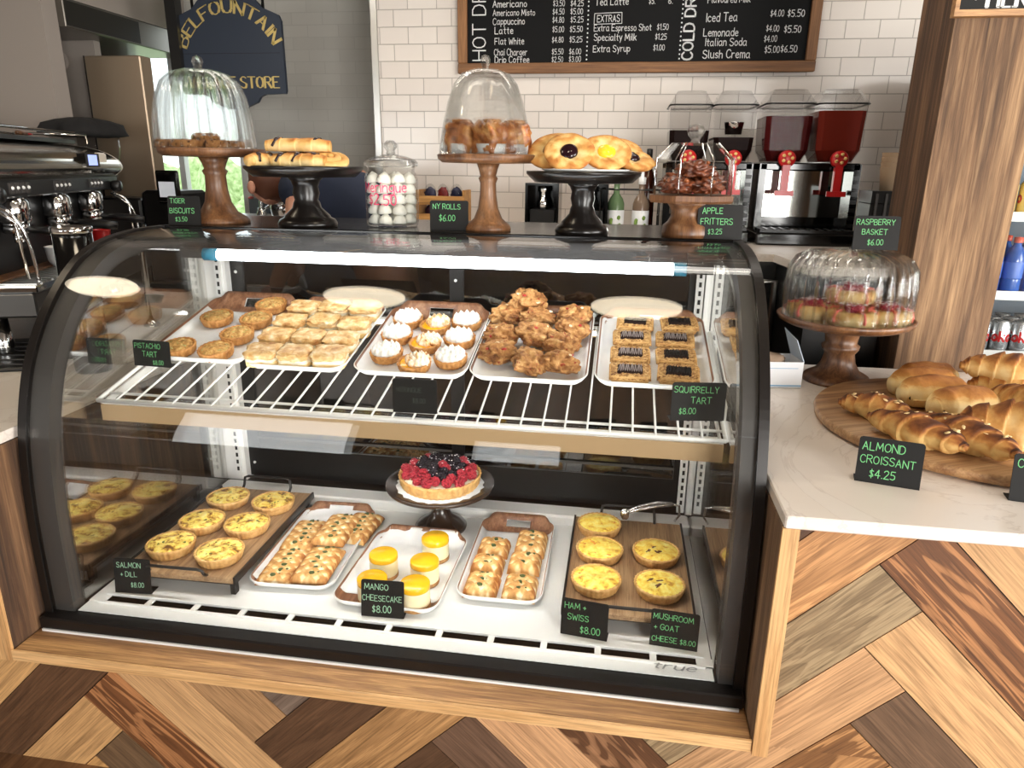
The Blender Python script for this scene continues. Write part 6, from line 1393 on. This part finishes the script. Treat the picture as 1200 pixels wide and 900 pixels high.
area('fridge_lamp', (1.75, 2.95, 1.93), (RAD(20), 0, 0), .7, .06, 9, (.85, .93, 1))
silver = plain('silver_can', (206, 210, 214), .25, .8)
def can(lb, x, y, z, mat, ink, txt):
    t = thing('drink_can', lb, 'can', (x, y, z), (0, 0, RAD(-25)), 'drink cans in the fridge')
    MB().lathe([(.024, 0), (.031, .008), (.033, .016), (.033, .106), (.027, .118), (.0265, .121)], 28).build('can_body', mat, t)
    MB().lathe([(.0268, .1185), (.027, .1225), (.024, .1195), (.001, .119)], 24).build('can_lid', M['steel'], t)
    if txt:
        a = MB(); strokes(a, txt, -.052, .045, .036, .008); a.v = [(.0335*sin(p[0]/.0335), -.0335*cos(p[0]/.0335), p[2]) for p in a.v]; a.build('can_lettering', M[ink], t, fix=False)
    return t
kk = 0
for r_ in range(3):
    for c_ in range(10):
        kk += 1; t = put(PR, lambda: can('', 0, 0, 0, silver, 'red', 'Coke'), 'can', (1.405+c_*.072, 2.955+r_*.075, SH[0]+.0005), (0, 0, RAD(-28)), f"silver can with red script on the lower fridge shelf, {['front', 'second', 'third'][r_]} row, {['first', 'second', 'third', 'fourth', 'fifth', 'sixth', 'seventh', 'eighth', 'ninth', 'tenth'][c_]} along", 'silver cans in the fridge')
def pbottle():
    t = thing('drink_bottle', '', 'bottle')
    MB().lathe([(.030, 0), (.034, .01), (.034, .06), (.031, .075), (.034, .09), (.034, .13), (.022, .165), (.013, .18), (.013, .195)], 24).build('bottle_body', plain('blue_drink', (36, 86, 168), .15), t)
    MB().lathe([(.0345, .055), (.035, .06), (.035, .115), (.0345, .118)], 24).build('wrap_label', plain('bottle_wrap', (60, 104, 190), .4), t)
    MB().lathe([(.015, .188), (.0155, .19), (.0155, .208), (.001, .210)], 16).build('cap', plain('orange_cap', (206, 84, 60), .4), t); return t
for r_ in range(2):
    for c_ in range(9): put(PR, pbottle, 'pb', (1.40+c_*.074, 2.955+r_*.08, SH[1]+.0005), (0, 0, 0), f"blue drink bottle on the middle fridge shelf, {['front', 'back'][r_]} row, {['first', 'second', 'third', 'fourth', 'fifth', 'sixth', 'seventh', 'eighth', 'ninth', 'tenth'][c_]} along", 'blue bottles in the fridge')
ycan = plain('yellow_can', (232, 206, 120), .35)
for c_ in range(9): put(PR, lambda: can('', 0, 0, 0, ycan, 'red', 'o'), 'ycan', (1.40+c_*.076, 2.955, SH[2]+.0005), (0, 0, RAD(-10)), f"yellow can on the upper fridge shelf, {['first', 'second', 'third', 'fourth', 'fifth', 'sixth', 'seventh', 'eighth', 'ninth', 'tenth'][c_]} from the left", 'yellow cans in the fridge')
hs = thing('wall_sign', 'black framed sign reading HERE high on the timber post', 'sign', (1.10, 2.5, 1.998))
MB().box(-.165, .30, -.022, 0, 0, .22).build('panel', M['chalk'], hs)
MB().box(-.172, .305, -.028, 0, -.008, .010).box(-.172, -.160, -.028, 0, .010, .22).box(-.16, .305, -.028, 0, .21, .228).box(.295, .305, -.028, 0, .01, .21).build('frame', M['oak'], hs)
g = MB(); a = MB(); strokes(a, 'HERE', -.085, .016, .046, .008, 0, None, True); a.ico((-.118, 0, .042), (.008, .001, .008), 1); a.v = [(p[0], -.0228+min(0, p[1]), p[2]) for p in a.v]; a.build('lettering', M['white_ink'], hs, fix=False)
# stitch details finish here
